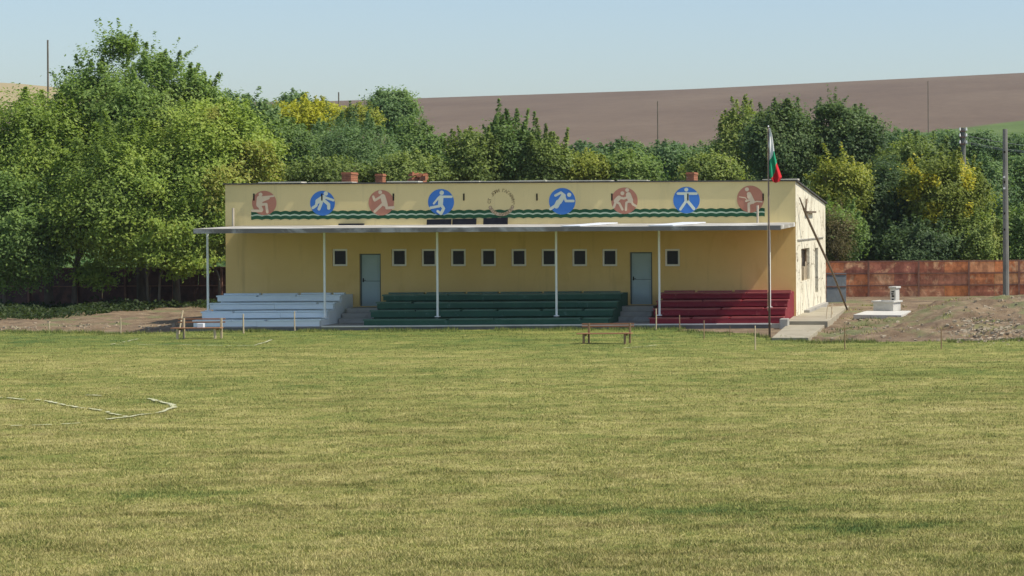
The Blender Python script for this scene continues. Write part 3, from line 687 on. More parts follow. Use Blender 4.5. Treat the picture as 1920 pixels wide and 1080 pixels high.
# scrub floor beyond the right fence
N = 30000
Xu = -12 + rs.rand(N) * 18; Yu = 101 + rs.rand(N) ** 1.3 * 62
hh = 1.3 * vnoise(Xu, Yu, 2.2, 3)
pts = np.stack([Xu, Yu, gz(Xu, Yu) + rs.rand(N) * hh], 1)
tag(leaf_quads('scrub', pts, .18 + .14 * rs.rand(N), np.clip(.45 + (rs.rand(N) - .5) * .5 + (vnoise(Xu, Yu, 3) - .5) * .5, 0, .9), LEAF['green'], None, 4),
    'green scrub covering the slope beyond the rusty fence', 'scrub', kind='stuff')
N = 60000
Xu = -62 + rs.rand(N) * 52; Yu = 108 + rs.rand(N) * 55
hh = 1.5 * vnoise(Xu, Yu, 2.6, 3)
pts = np.stack([Xu, Yu, gz(Xu, Yu) + rs.rand(N) * hh], 1)
tag(leaf_quads('scrub', pts, .2 + .16 * rs.rand(N), np.clip(.4 + (rs.rand(N) - .5) * .5 + (vnoise(Xu, Yu, 3) - .5) * .5, 0, .9), LEAF['bluish'], None, 6),
    'dark green scrub covering the slope behind the pavilion', 'scrub', kind='stuff')
# rubble on heap
bb = MB(); rr = random.Random(3)
def stone(bb, x, y, z, s, rr):
    i = len(bb.v); pts = []
    for k in range(8):
        sx, sy, sz = (k & 1) * 2 - 1, ((k >> 1) & 1) * 2 - 1, (k >> 2) * 2 - 1
        pts.append((x + sx * s * rr.uniform(.25, .6), y + sy * s * rr.uniform(.25, .6), z + sz * s * rr.uniform(.15, .4)))
    bb.v += pts
    for f in ((0, 2, 3, 1), (4, 5, 7, 6), (0, 1, 5, 4), (1, 3, 7, 5), (3, 2, 6, 7), (2, 0, 4, 6)):
        bb.f.append(tuple(i + q for q in f)); bb.m.append(0)
for _ in range(900):
    if rr.random() < .45:
        p = G(rr.gauss(1850, 35), rr.gauss(608, 7), .35); x, y = p.x, p.y
    else: x, y = rr.uniform(-9, 8), rr.uniform(70.3, 92)
    if x < -8.5 + (y - 72) * .0: continue
    stone(bb, x, y, float(gz(x, y)) + .01, rr.uniform(.04, .13) * (1.3 if rr.random() < .1 else 1), rr)
for _ in range(160):
    x, y = rr.uniform(-42, -32), rr.uniform(79.2, 84)
    stone(bb, x, y, float(gz(x, y)), rr.uniform(.04, .12), rr)
tag(bb.build('rubble', surf('pale_rubble', (0.27, 0.21, 0.14), (0.50, 0.43, 0.31), 6, 0.95)), 'pale stones and clods scattered over the bare soil', 'rubble', kind='stuff')

# ------------------------------------------------------------------ pavilion
WY, RY = 82.5, 93.9            # front and rear wall
XL, XR = -31.5, -9.45
ZT, ZR = 5.45, 4.62            # eaves front / rear
pav = empty('sports_pavilion', (XL, WY, 0), 'long low ochre sports pavilion with painted sport medallions, flat canopy and small windows', 'building')
MY = WY - .012
ZS = 3.86                       # height of the canopy joint
def wall_grid(bb, x0, x1, z0, z1, y, openings, reveal, axis='x'):
    xs_ = sorted({x0, x1, *[o[0] for o in openings], *[o[1] for o in openings]})
    zs_ = sorted({z0, z1, *[o[2] for o in openings], *[o[3] for o in openings]})
    def pt(a, d, z): return (a, y + d, z) if axis == 'x' else (y - d, a, z)
    for i in range(len(xs_) - 1):
        for j in range(len(zs_) - 1):
            cx, cz = (xs_[i] + xs_[i + 1]) / 2, (zs_[j] + zs_[j + 1]) / 2
            if any(o[0] < cx < o[1] and o[2] < cz < o[3] for o in openings): continue
            bb.poly([pt(xs_[i], 0, zs_[j]), pt(xs_[i + 1], 0, zs_[j]), pt(xs_[i + 1], 0, zs_[j + 1]), pt(xs_[i], 0, zs_[j + 1])])
    for a, c_, e, f in openings:
        bb.poly([pt(a, 0, e), pt(a, 0, f), pt(a, reveal, f), pt(a, reveal, e)])
        bb.poly([pt(c_, 0, e), pt(c_, reveal, e), pt(c_, reveal, f), pt(c_, 0, f)])
        bb.poly([pt(a, 0, f), pt(c_, 0, f), pt(c_, reveal, f), pt(a, reveal, f)])
        bb.poly([pt(a, 0, e), pt(a, reveal, e), pt(c_, reveal, e), pt(c_, 0, e)])
WINX = [637, 748, 804, 859, 915.5, 972.5, 1029, 1086.5, 1143, 1260.5]
wins = []
for px in WINX:
    c = P(px, 483, WY)
    wins.append((c.x - .29, c.x + .29, c.z - .335, c.z + .335))
doors = []
for (a, b2) in ((674, 714), (1181, 1223)):
    doors.append((P(a, 520, WY).x, P(b2, 520, WY).x, .72, 2.745))
bb = MB(); wall_grid(bb, XL, XR, 0, ZS, WY, wins + doors, .16)
bb.build('front_wall', M['ochre'], pav)
bb = MB(); slits = []
for px in (476.5, 604, 738, 870, 1007, 1147.5, 1290, 1431):
    c = P(px, 369.5, WY); slits.append((c.x - .026, c.x + .026, c.z - .135, c.z + .135))
wall_grid(bb, XL, XR, ZS, ZT, WY - .012, slits, .12)
bb.poly([(XL, WY - .012, ZS), (XR, WY - .012, ZS), (XR, WY, ZS), (XL, WY, ZS)])
bb.build('parapet', M['parapet'], pav)
for s in slits:
    q = MB(); q.box(s[0], s[1], MY - .024, WY + .14, s[2], s[3]); q.build('vent_slot_shade', M['slit'], pav)  # dark solid in place of the hole, its colour standing for the shade inside
# right side wall (cracked cream), with two openings
SZ = 3.2
so1 = (84.35, 87.4, 1.50, 2.80); so2 = (89.5, 90.7, .85, 2.75)
bb = MB(); wall_grid(bb, WY, RY, 0, SZ, XR, [so1, so2], .25, axis='y')
bb.poly([(XR, WY, SZ), (XR, RY, SZ), (XR, RY, ZR), (XR, WY, ZT)])
bb.build('side_wall', M['side'], pav)
bb = MB(); bb.poly([(XL, WY, 0), (XL, WY, ZT), (XL, RY, ZR), (XL, RY, 0)]); bb.poly([(XL, RY, 0), (XL, RY, ZR), (XR, RY, ZR), (XR, RY, 0)])
bb.build('rear_wall', M['side'], pav)
# side openings
win = MB(); win.box(XR - .22, XR - .20, so1[0], so1[1], so1[2], so1[3]); wo = win.build('side_window', M['glass'], pav)
q = MB()
for yy in (so1[0] + .03, (so1[0] + so1[1]) / 2 - .3, so1[1] - .09): q.box(XR - .19, XR - .12, yy, yy + .07, so1[2], so1[3])
q.box(XR - .185, XR - .125, so1[0] + .1, so1[1] - .09, so1[3] - .07, so1[3] - .005)
q.build('frame', M['wood'], wo)
rr = random.Random(8)
for k in range(5):
    q = MB(); y0 = so1[0] + .35 + k * .5; q.box(XR - .118, XR - .09, y0, y0 + rr.uniform(.15, .32), so1[2], so1[2] + rr.uniform(.4, 1.15))
    q.build('board', M['palewood'], wo)
win = MB(); win.box(XR - .22, XR - .18, so2[0], so2[1], so2[2], so2[3]); win.build('side_door', M['slit'], pav)
# details on the side wall: ledge, loose plaster, plinth stones
q = MB(); q.box(XR, XR + .16, 85.6, 88.6, 4.22, 4.30); q.build('ledge', M['log'], pav)
q = MB(); q.box(XR, XR + .22, 85.2, 92.8, .05, .34); q.build('plinth', M['concrete'], pav)
q = MB(); q.box(XR, XR + .05, 83.0, 92.8, 3.15, 3.19); q.build('ledge', M['concrete'], pav)
# roof slab with felt edge
q = MB()
q.hexa([(XL - .08, WY - .07, ZT), (XR + .08, WY - .07, ZT), (XR + .08, RY + .2, ZR), (XL - .08, RY + .2, ZR),
        (XL - .08, WY - .07, ZT + .05), (XR + .08, WY - .07, ZT + .05), (XR + .08, RY + .2, ZR + .05), (XL - .08, RY + .2, ZR + .05)])
roof = q.build('roof', M['felt'], pav)
rr = random.Random(21); x = XL - .1
while x < XR:
    q = MB()
    l = rr.uniform(.8, 2.6); x1 = min(x + l, XR + .1)
    if rr.random() < .55:
        h0, h1 = rr.uniform(.02, .045), rr.uniform(.02, .055)
        q.hexa([(x, WY - .12, ZT + .052), (x1, WY - .12, ZT + .052), (x1, WY + .5, ZT + .03), (x, WY + .5, ZT + .03), (x, WY - .12, ZT + .052 + h0), (x1, WY - .12, ZT + .052 + h1), (x1, WY + .5, ZT + .05 + h1), (x, WY + .5, ZT + .05 + h0)])
        q.build('felt_edge', M['feltpale'], roof)
    x = x1 + rr.uniform(0, .5)
# canopy
CY, CXL, CXR = 78.0, -30.95, -9.47
q = MB()
q.hexa([(CXL, CY, 3.62), (CXR, CY, 3.62), (CXR, WY, 3.70), (CXL, WY, 3.70), (CXL, CY, 3.775), (CXR, CY, 3.775), (CXR, WY, 3.855), (CXL, WY, 3.855)])
can = q.build('canopy', M['canopy'], pav, bevel=.01)
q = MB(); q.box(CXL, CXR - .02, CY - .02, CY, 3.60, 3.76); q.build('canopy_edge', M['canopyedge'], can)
# canopy posts
for px, zb in ((390, .70), (609, .46), (820.5, .46), (1043.5, .46), (1236.5, .46), (1443.5, .70)):
    Yp = 79.2 if zb < .6 else 79.9
    a = P(px, 590, Yp)
    q = MB(); q.tube([(a.x, Yp, zb - .03), (a.x, Yp, 3.64)], [.042, .042], 12)
    q.box(a.x - .085, a.x + .085, Yp - .085, Yp + .085, zb - .02, zb + .012)
    q.box(a.x - .07, a.x + .07, Yp - .07, Yp + .07, 3.60, 3.645)
    q.build('canopy_post', M['post'], pav)
# vent stubs on the canopy
for px, y0, y1 in ((437, 390, 421), (1420.5, 385, 418)):
    a = P(px, y0, 82.2); b2 = P(px, y1, 82.2)
    q = MB(); q.tube([(a.x, 82.2, 3.84), (a.x, 82.2, a.z)], [.045, .045], 10); q.build('vent_pipe', M['pipe'], pav)
# windows
for (a, c_, e, f) in wins:
    q = MB(); y0 = WY + .045; t = .075
    q.box(a + .004, a + t, y0, y0 + .06, e + .004, f - .004); q.box(c_ - t, c_ - .004, y0, y0 + .06, e + .004, f - .004)
    q.box(a + t, c_ - t, y0 + .002, y0 + .058, e + .004, e + t); q.box(a + t, c_ - t, y0 + .002, y0 + .058, f - t, f - .004)
    q2 = MB(); q2.box(a + t - .01, c_ - t + .01, y0 + .03, y0 + .045, e + t - .01, f - t + .01)
    wn = q2.build('window', M['glass'], pav); q.build('frame', M['pvc'], wn, bevel=.006)
    q = MB(); q.box(a - .02, c_ + .02, WY - .035, WY + .03, e - .025, e + .003); q.build('sill', M['ochre'], wn)
# doors
for di, (a, c_, e, f) in enumerate(doors):
    q = MB(); y0 = WY + .11
    q.box(a + .06, c_ - .06, y0, y0 + .04, e, f - .05)
    d = q.build('door', M['door'], pav)
    q = MB()
    for (z0, z1) in ((e + .12, e + .92), (e + 1.04, f - .16)):
        q.box(a + .14, c_ - .14, y0 - .012, y0 - .001, z0, z1)
    q.build('door_panel', M['door'], d, bevel=.006)
    q = MB(); q.box(a + .07, c_ - .07, y0 - .006, y0 - .001, e + .955, e + .975); q.build('door_joint', M['doorframe'], d)
    q = MB(); q.box(a + .004, a + .058, y0 - .03, y0 + .04, e, f - .004); q.box(c_ - .058, c_ - .004, y0 - .03, y0 + .04, e, f - .004); q.box(a + .058, c_ - .058, y0 - .028, y0 + .038, f - .05, f - .004)
    q.build('door_frame', M['doorframe'], d)
    q = MB(); hx = a + .12; q.box(hx - .02, hx + .02, y0 - .02, y0 - .002, e + .93, e + 1.08); q.tube([(hx, y0 - .02, e + 1.0), (hx, y0 - .055, e + 1.0), (hx + .1, y0 - .055, e + 1.0)], [.01, .01, .01], 8)
    q.build('handle', M['slit'], d)
# door steps
for (a, c_, e, f) in doors:
    q = MB(); xa, xc = a - .12, c_ + .25
    q.box(xa, xc, 81.3, WY, .14, .70); q.box(xa - .05, xc, 80.95, 81.298, .14, .52); q.box(xa - .08, xc, 80.6, 80.948, .14, .34)
    q.build('door_steps', M['concrete'], pav, bevel=.015)
# chimneys
def chimney(name, xa, xb, ya, yb, zt, cap=True):
    q = MB(); q.box(xa, xb, ya, yb, 4.7, zt)
    if cap: q.box(xa - .03, xb + .03, ya - .03, yb + .03, zt, zt + .05); q.box(xa - .01, xb + .01, ya - .01, yb + .01, zt + .05, zt + .09)
    for k in range(int((zt - 5.0) / .08)):
        z = 5.02 + k * .08; q.box(xa - .006, xb + .006, ya - .006, yb + .006, z, z + .062)
    return q.build(name, M['brick'], roof)
Yc = 86.5
chimney('chimney', P(641, 330, Yc).x, P(658, 330, Yc).x, Yc, Yc + .85, P(650, 327, Yc).z)
chimney('chimney', P(704, 330, Yc).x, P(717, 330, Yc).x, Yc, Yc + .42, P(710, 330, Yc).z)
chimney('chimney', P(1287, 330, Yc).x, P(1301, 330, Yc).x, Yc, Yc + .95, P(1290, 327, Yc).z)
q = MB(); rr = random.Random(4)
for k in range(26):
    p = P(784 + rr.uniform(-14, 14), 338 - rr.random() * 10, 85.6 + rr.uniform(-.4, .4)); s = rr.uniform(.10, .17)
    q.hexa([(p.x - s, p.y - .07, p.z - .04), (p.x + s, p.y - .07, p.z - .04 + s * rr.uniform(-.2, .8)), (p.x + s, p.y + .07, p.z - .04 + s * .3), (p.x - s, p.y + .07, p.z - .04),
            (p.x - s, p.y - .07, p.z + .02), (p.x + s, p.y - .07, p.z + .02 + s * rr.uniform(.3, .9)), (p.x + s, p.y + .07, p.z + .02 + s * .3), (p.x - s, p.y + .07, p.z + .02)], 0, rr.uniform(-.9, .9))
q.box(P(772, 330, 85.6).x, P(796, 330, 85.6).x, 85.4, 85.9, 4.9, P(784, 337, 85.6).z)
co = q.build('collapsed_chimney', M['brick'], roof)

# mural ------------------------------------------------------------
MY = WY - .012
def disc(q, c, r, y, n=40, m=0, thick=.004):
    pts = [(c[0] + r * math.cos(2 * math.pi * k / n), c[1] + r * math.sin(2 * math.pi * k / n)) for k in range(n)]
    plate(q, pts, y, thick, m)
def plate(q, pts, y, thick, m=0):
    """flat painted shape standing `thick` proud of y, front towards the camera"""
    n_ = len(pts); i = len(q.v)
    q.v += [(p[0], y - thick, p[1]) for p in pts] + [(p[0], y, p[1]) for p in pts]
    q.f.append(tuple(range(i, i + n_))); q.m.append(m)
    for k in range(n_):
        q.f.append((i + k, i + (k + 1) % n_, i + n_ + (k + 1) % n_, i + n_ + k)); q.m.append(m)
def stroke(q, pts, wd, y, m=0):
    for k in range(len(pts) - 1):
        (x0, z0), (x1, z1) = pts[k], pts[k + 1]
        a = math.atan2(z1 - z0, x1 - x0); n_ = 7; out = []
        for j in range(n_): t = a - math.pi / 2 + math.pi * j / (n_ - 1); out.append((x1 + wd / 2 * math.cos(t), z1 + wd / 2 * math.sin(t)))
        for j in range(n_): t = a + math.pi / 2 + math.pi * j / (n_ - 1); out.append((x0 + wd / 2 * math.cos(t), z0 + wd / 2 * math.sin(t)))
        plate(q, out, y - .0006 * (k + 1), .0035, m)
SC = {1: (465, 350, 11.29), 2: (685, 345, 10.67), 3: (1020, 345, 10.67), 4: (1260, 340, 10.67)}
FIG = [
 (1, (345, 345), 258, 'rustpaint', 'figcream', 'medallion with a kneeling shooter', [([(268, 165)], 80), ([(250, 250), (240, 380)], 125), ([(270, 225), (540, 200)], 36), ([(300, 290), (430, 235)], 70), ([(240, 400), (290, 490)], 75), ([(285, 515), (95, 508)], 56), ([(260, 380), (390, 370), (412, 540)], 56)]),
 (1, (1578, 350), 262, 'bluepaint', 'figpale', 'medallion with a crouching player', [([(1650, 145)], 92), ([(1600, 230), (1480, 310)], 105), ([(1470, 290), (1445, 400), (1375, 448)], 58), ([(1560, 330), (1505, 475)], 62), ([(1640, 230), (1810, 288)], 50), ([(1610, 290), (1710, 375), (1712, 455)], 68)]),
 (2, (320, 375), 255, 'rustpaint', 'figcream', 'medallion with a striding runner', [([(298, 165)], 78), ([(350, 250), (395, 400)], 105), ([(310, 255), (190, 330), (160, 250)], 46), ([(370, 380), (190, 550)], 52), ([(420, 400), (430, 480), (565, 470)], 56)]),
 (2, (1515, 360), 260, 'bluepaint', 'figpale', 'medallion with a ball player', [([(1530, 175)], 88), ([(1515, 270), (1505, 410)], 98), ([(1550, 255), (1725, 255)], 48), ([(1475, 265), (1372, 390)], 40), ([(1490, 440), (1310, 475)], 52), ([(1530, 430), (1570, 490), (1515, 595)], 58), ([(1515, 595), (1450, 545)], 50)]),
 (3, (365, 345), 265, 'bluepaint', 'figpale', 'medallion with a sprinter', [([(505, 215)], 84), ([(230, 230), (340, 172), (390, 210)], 50), ([(390, 235), (310, 360)], 95), ([(395, 220), (440, 340), (590, 340)], 50), ([(290, 360), (250, 440)], 100), ([(230, 430), (130, 500)], 56)]),
 (3, (1610, 335), 265, 'rustpaint', 'figcream', 'medallion with two wrestlers', [([(1570, 185)], 78), ([(1665, 120)], 78), ([(1500, 275), (1440, 340)], 90), ([(1500, 270), (1600, 290), (1680, 260)], 48), ([(1440, 350), (1400, 460)], 48), ([(1450, 360), (1510, 390), (1570, 510)], 46), ([(1690, 215), (1735, 330)], 105), ([(1730, 330), (1650, 375), (1640, 520)], 46), ([(1750, 350), (1780, 405), (1840, 440)], 46)]),
 (4, (290, 375), 265, 'bluepaint', 'figpale', 'medallion with a standing gymnast', [([(287, 165)], 78), ([(120, 245), (490, 245)], 52), ([(290, 260), (298, 390)], 90), ([(285, 390), (170, 560)], 52), ([(310, 390), (440, 550)], 58)]),
 (4, (1570, 355), 270, 'rustpaint', 'figcream', 'medallion with a rider', [([(1500, 160)], 78), ([(1540, 255), (1615, 410)], 88), ([(1600, 425), (1535, 450), (1540, 600)], 52), ([(1520, 310), (1570, 370), (1480, 395)], 38), ([(1350, 310), (1470, 330), (1500, 370)], 18), ([(1610, 430), (1700, 400), (1800, 410)], 24)]),
]
# wavy stripes first (under the medallions)
def wave(name, pyc, hpx, mat, y):
    c0 = P(471, pyc, MY); c1 = P(1434, pyc - 5.6, MY); zc = P(900, pyc - 2.4, MY).z; hm = hpx * MY / F / 2
    q = MB(); n_ = 330; top, bot = [], []
    for k in range(n_ + 1):
        x = c0.x + (c1.x - c0.x) * k / n_
        # scalloped, hand-painted wave
        wv = abs(math.sin(math.pi * (x - c0.x) / .375 + .35 * math.sin(x * 1.3))) * .042 - .02
        top.append((x, zc + hm + wv)); bot.append((x, zc - hm + wv * .9))
    for k in range(n_):
        q.poly([(bot[k][0], y, bot[k][1]), (bot[k + 1][0], y, bot[k + 1][1]), (top[k + 1][0], y, top[k + 1][1]), (top[k][0], y, top[k][1])])
    return q.build(name, M[mat], pav)
wave('wave_stripe', 399.5, 6.2, 'wavegreen', MY - .004)
wave('wave_stripe', 403.7, 2.6, 'wavepale', MY - .005)
wave('wave_stripe', 408.0, 7.0, 'wavegreen', MY - .004)
for sc_, cc, rad, m1, m2, lab, strokes in FIG:
    ox, oy, k = SC[sc_]
    def W(x, y_): 
        p = P(ox + x / k, oy + y_ / k, MY); return (p.x, p.z)
    mscale = MY / F / k
    q = MB(); disc(q, W(*cc), rad * mscale, MY - .0002, thick=.008)
    d = q.build('medallion', M[m1], pav); d['label'] = lab
    q = MB()
    for i, (pts, wd) in enumerate(strokes):
        y = MY - .0086 - .0011 * i
        if len(pts) == 1: disc(q, W(*pts[0]), wd * mscale / 2, y, 18)
        else: stroke(q, [W(*p) for p in pts], wd * mscale, y)
    q.build('figure', M[m2], d)
# ring of letters
q = MB(); cen = P(940, 379.5, MY)
R1, R2 = .44, .52
for (a0, a1) in ((200, 340),):
    pts = [(cen.x + .53 * math.cos(R(a0 + (a1 - a0) * k / 24)), cen.z + .53 * math.sin(R(a0 + (a1 - a0) * k / 24))) for k in range(25)] + \
          [(cen.x + .41 * math.cos(R(a1 - (a1 - a0) * k / 24)), cen.z + .41 * math.sin(R(a1 - (a1 - a0) * k / 24))) for k in range(25)]
    for k in range(24):
        q.poly([(pts[k][0], MY - .0072, pts[k][1]), (pts[k + 1][0], MY - .0072, pts[k + 1][1]), (pts[48 - k][0], MY - .0072, pts[48 - k][1]), (pts[49 - k][0], MY - .0072, pts[49 - k][1])])
ring = q.build('lettering_band', surf('faded_pink_paint', (0.50, 0.36, 0.25), (0.56, 0.43, 0.29), 2, .9, bmp=0), pav)
def letters(txt, a0, a1, rad, inward):
    n_ = len(txt)
    for k, ch in enumerate(txt):
        if ch == ' ': continue
        a = R(a0 + (a1 - a0) * k / (n_ - 1))
        cu = bpy.data.curves.new('t', 'FONT'); cu.body = ch; cu.size = .165; cu.align_x = 'CENTER'; cu.align_y = 'CENTER'; cu.offset = .003
        t = bpy.data.objects.new('t', cu); C.objects.link(t)
        bpy.context.view_layer.update()
        me = bpy.data.meshes.new_from_object(t.evaluated_get(bpy.context.evaluated_depsgraph_get()))
        bpy.data.objects.remove(t)
        rot = a - math.pi / 2 if not inward else a + math.pi / 2
        mt = Matrix.Translation((cen.x + rad * math.cos(a), MY - .0095, cen.z + rad * math.sin(a))) @ Matrix.Rotation(-rot, 4, 'Y') @ Matrix.Rotation(math.pi / 2, 4, 'X')
        me.transform(mt); me.materials.clear(); me.materials.append(M['letter'])
        o = bpy.data.objects.new('letter', me); C.objects.link(o); o.parent = pav
letters('СТ „ЮРИ ГАГАРИН“', 178, -6, .455, False)
letters('СЕЛО КРУМОВО', 203, 338, .475, True)
adopt(pav)

# loose sheets on the canopy ----------------------------------------
for (x0, x1, y0, y1, lab) in ((800, 846, 413.5, 419.5, 'dark board standing on the canopy below the ball player, leftmost of three'), (848, 893, 412.5, 419, 'dark board standing on the canopy, middle one of three'),
                              (906, 952, 411, 418.5, 'dark board standing on the canopy below the ring of letters')):
    a = P(x0, y0, 82.2); b2 = P(x1, y1, 82.2)
    q = MB(); q.hexa([(a.x, 82.18, 3.84), (b2.x, 82.18, 3.84), (b2.x, 82.21, 3.84), (a.x, 82.21, 3.84), (a.x, 82.22, a.z + .04), (b2.x, 82.22, a.z + .055), (b2.x, 82.25, a.z + .055), (a.x, 82.25, a.z + .04)])
    tag(q.build('leaning_board', M['darkpanel']), lab, 'board', 'dark boards on the canopy')
for (x0, x1, lab) in ((1052, 1088, 'white sheet lying slanted on the canopy below the sprinter medallion'), (1216, 1262, 'white sheet lying on the canopy, between the wrestlers and the gymnast')):
    a = PX(x0, 78.05, 426); b2 = PX(x1, 78.05, 426); k = .0
    q = MB(); z0, z1 = 3.782, 3.86
    q.hexa([(a, 78.0, z0), (b2, 78.0, z0), (b2 + .55, 82.2, z1), (a + .55, 82.2, z1), (a, 78.0, z0 + .02), (b2, 78.0, z0 + .02), (b2 + .55, 82.2, z1 + .04), (a + .55, 82.2, z1 + .04)])
    tag(q.build('roofing_sheet', M['sheet']), lab, 'sheet', 'white sheets on the canopy')
q = MB(); a = P(636, 417, 82.3); b2 = P(681, 419, 82.3); q.box(a.x, b2.x, 82.2, 82.45, 3.86, 3.92); tag(q.build('felt_strip', M['darkpanel']), 'thin dark strip lying on the canopy below the first two medallions', 'strip')

# apron and kerb ------------------------------------------------------
q = MB(); q.box(-31.2, XR - .1, 78.42, WY - .002, -.1, .155); q.build('apron', M['concrete']); tag(bpy.data.objects['apron'], kind='structure')
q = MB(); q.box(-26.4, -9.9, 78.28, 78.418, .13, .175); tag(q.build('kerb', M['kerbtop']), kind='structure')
q = MB(); q.box(-31.3, -9.9, 78.30, 78.416, -.1, .128); tag(q.build('kerb_face', M['kerbshade']), kind='structure')

# bleachers -------------------------------------------------------------
def bleacher(label, x0, x1, mat, seed, side_step=True):
    root = empty('bleacher', ((x0 + x1) / 2, 78.7, .155), label, 'bleacher', 'painted bleachers under the canopy')
    rr = random.Random(seed)
    rows = [(78.55, .40), (79.35, .69), (80.1, .96), (80.85, 1.225)]
    for i, (y, z) in enumerate(rows):
        y1 = rows[i + 1][0] if i < 3 else WY - .01
        q = MB(); q.box(x0 + .03, x1 - .03, y + .26, y1 + .259 if i < 3 else y1, .155, z - .03); q.build('step', M[mat], root, bevel=.012)
        zl = .155 if i == 0 else rows[i - 1][1]
        xb0 = x0
        while xb0 < x1 - .2:
            xb1 = min(xb0 + rr.uniform(2.2, 3.2), x1)
            if x1 - xb1 < .6: xb1 = x1
            q = MB(); q.box(xb0 + .004, xb1 - .004, y, y + .035, zl + (.034 if i else .0) + rr.uniform(-.004, .006), z - .058); q.build('front_board', M[mat], root, bevel=.005)
            xb0 = xb1
        # plank seat in lengths
        x = x0 - .04; first = True
        while x < x1 - .2:
            l = rr.uniform(1.15, 1.75); xe = min(x + l, x1 + .04)
            if x1 - xe < .5: xe = x1 + .04
            dz = rr.uniform(-.006, .008); tl = rr.uniform(-.006, .006)
            q = MB(); q.hexa([(x, y - .008, z + dz - .055), (xe, y - .008, z + dz + tl - .055), (xe, y + .36, z + dz + tl - .028), (x, y + .36, z + dz - .028),
                              (x, y - .008, z + dz), (xe, y - .008, z + dz + tl), (xe, y + .36, z + dz + tl + .004), (x, y + .36, z + dz + .004)])
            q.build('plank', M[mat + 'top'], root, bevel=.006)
            x = xe + rr.choice([.012, .02, .05, .10])
    # low back ledge against the wall
    x = x0 + .05
    while x < x1 - .3:
        xe = min(x + rr.uniform(1.1, 1.6), x1 - .02)
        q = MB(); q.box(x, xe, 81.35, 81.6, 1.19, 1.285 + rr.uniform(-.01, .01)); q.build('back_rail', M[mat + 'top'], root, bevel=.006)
        x = xe + .12
    adopt(root)
bleacher('pale bluish white concrete bleacher with four rows at the left end', -31.2, -26.55, 'paintwhite', 1)
bleacher('long dark green bleacher with four rows in the middle between the doors', -24.92, -15.92, 'paintgreen', 2)
bleacher('dark red bleacher with four rows at the right end, half in sunlight', -14.40, -9.50, 'paintred', 3)
q = MB(); a = G(1453, 612, .16); q.box(a.x, a.x + .30, 77.7, 78.25, -.05, .36); tag(q.build('concrete_block', M['concrete'], bevel=.02), 'small pale concrete block at the right end of the red bleacher', 'block')

# path --------------------------------------------------------------
def slab(pts, z, th, mat, name='path'):
    q = MB(); p = [G(x, y, z) for x, y in pts]
    q.hexa([(v.x, v.y, z - th) for v in p] + [(v.x, v.y, z) for v in p]); return tag(q.build(name, mat, bevel=.012), kind='structure')
slab([(1447, 633), (1516, 633), (1546, 609), (1475, 609)], .10, .16, M['path'])
slab([(1475, 602), (1552, 602), (1592, 573), (1507, 578)], .24, .30, M['path'])

# fences ----------------------------------------------------------------
def sheet_fence(label, posts, Y, z0, h, mat, seed, rows=3):
    root = empty('rusty_fence', (posts[0], Y, z0), label, 'fence')
    rr = random.Random(seed)
    for i in range(len(posts)):
        q = MB(); q.box(posts[i] - .045, posts[i] + .045, Y - .09, Y - .012, z0 - .3, z0 + h + .03); q.build('post', M['rustpost'], root)
    for i in range(len(posts) - 1):
        for r_ in range(rows):
            x = posts[i]; za = z0 + h * r_ / rows; zb = z0 + h * (r_ + 1) / rows
            while x < posts[i + 1] - .05:
                xe = min(posts[i + 1], x + rr.choice([1.2, 1.2, 2.4]))
                if posts[i + 1] - xe < .35: xe = posts[i + 1]
                dy = rr.uniform(0, .02) + r_ * .006
                q = MB(); q.hexa([(x + .004, Y + dy, za + .004), (xe - .004, Y + dy, za + .004), (xe - .004, Y + dy + .006, za + .004), (x + .004, Y + dy + .006, za + .004),
                                  (x + .004, Y + dy + .02, zb + .02), (xe - .004, Y + dy + .012, zb + .02), (xe - .004, Y + dy + .02, zb + .02), (x + .004, Y + dy + .028, zb + .02)])
                q.build('sheet', mat, root); x = xe
        q = MB()
        for r_ in range(1, rows + 1):
            q.box(posts[i] + .05, posts[i + 1] - .05, Y - .05, Y - .015, z0 + h * r_ / rows - .045, z0 + h * r_ / rows + .01)
        q.build('rail', M['rustpost'], root)
    adopt(root)
sheet_fence('rusty brown fence of overlapping metal sheets right of the pavilion', [-10.4 + 2.35 * k for k in range(8)], 100, .27, 1.68, M['rust'], 4)
sheet_fence('dark rusty sheet fence in the shade behind the left trees', [-54 + 2.35 * k for k in range(12)], 104, .02, 1.75, M['rustshade'], 9, rows=2)

# leaning log, grey sheet, trestle ---------------------------------------
a = Vector((-9.33, 83.1, P(1501, 378, 83.1).z)); b2 = G(1590, 582, .15)
root = empty('leaning_log', b2, 'long forked tree trunk leaning against the cracked side wall', 'log')
q = MB(); q.tube([b2 - Vector((0, 0, .05)), b2.lerp(a, .35) + Vector((.03, 0, .03)), b2.lerp(a, .8), a.lerp(b2, .06)], [.038, .044, .050, .042], 8); q.build('stem', M['log'], root, smooth=True)
q = MB(); j = a.lerp(b2, .10); q.tube([j, j + Vector((.02, .25, .55))], [.045, .035], 8); q.build('fork', M['log'], root, smooth=True)
q = MB(); q.tube([j, a + Vector((0, -.28, .15))], [.05, .025], 8); q.build('fork', M['log'], root, smooth=True)
adopt(root)
Yg_ = 95.6; a = P(1550, 512, Yg_); b2 = P(1587, 566, Yg_)
q = MB(); q.hexa([(a.x, Yg_ - .25, .12), (b2.x, Yg_ - .25, .12), (b2.x, Yg_ - .20, .12), (a.x, Yg_ - .20, .12), (a.x, Yg_, a.z), (b2.x, Yg_, a.z), (b2.x, Yg_ + .05, a.z), (a.x, Yg_ + .05, a.z)])
gs = empty('metal_gate_leaf', (a.x, Yg_, .2), 'grey metal sheet propped upright at the rear corner of the pavilion', 'metal sheet')
o = q.build('sheet', M['greysheet'], gs)
q = MB()
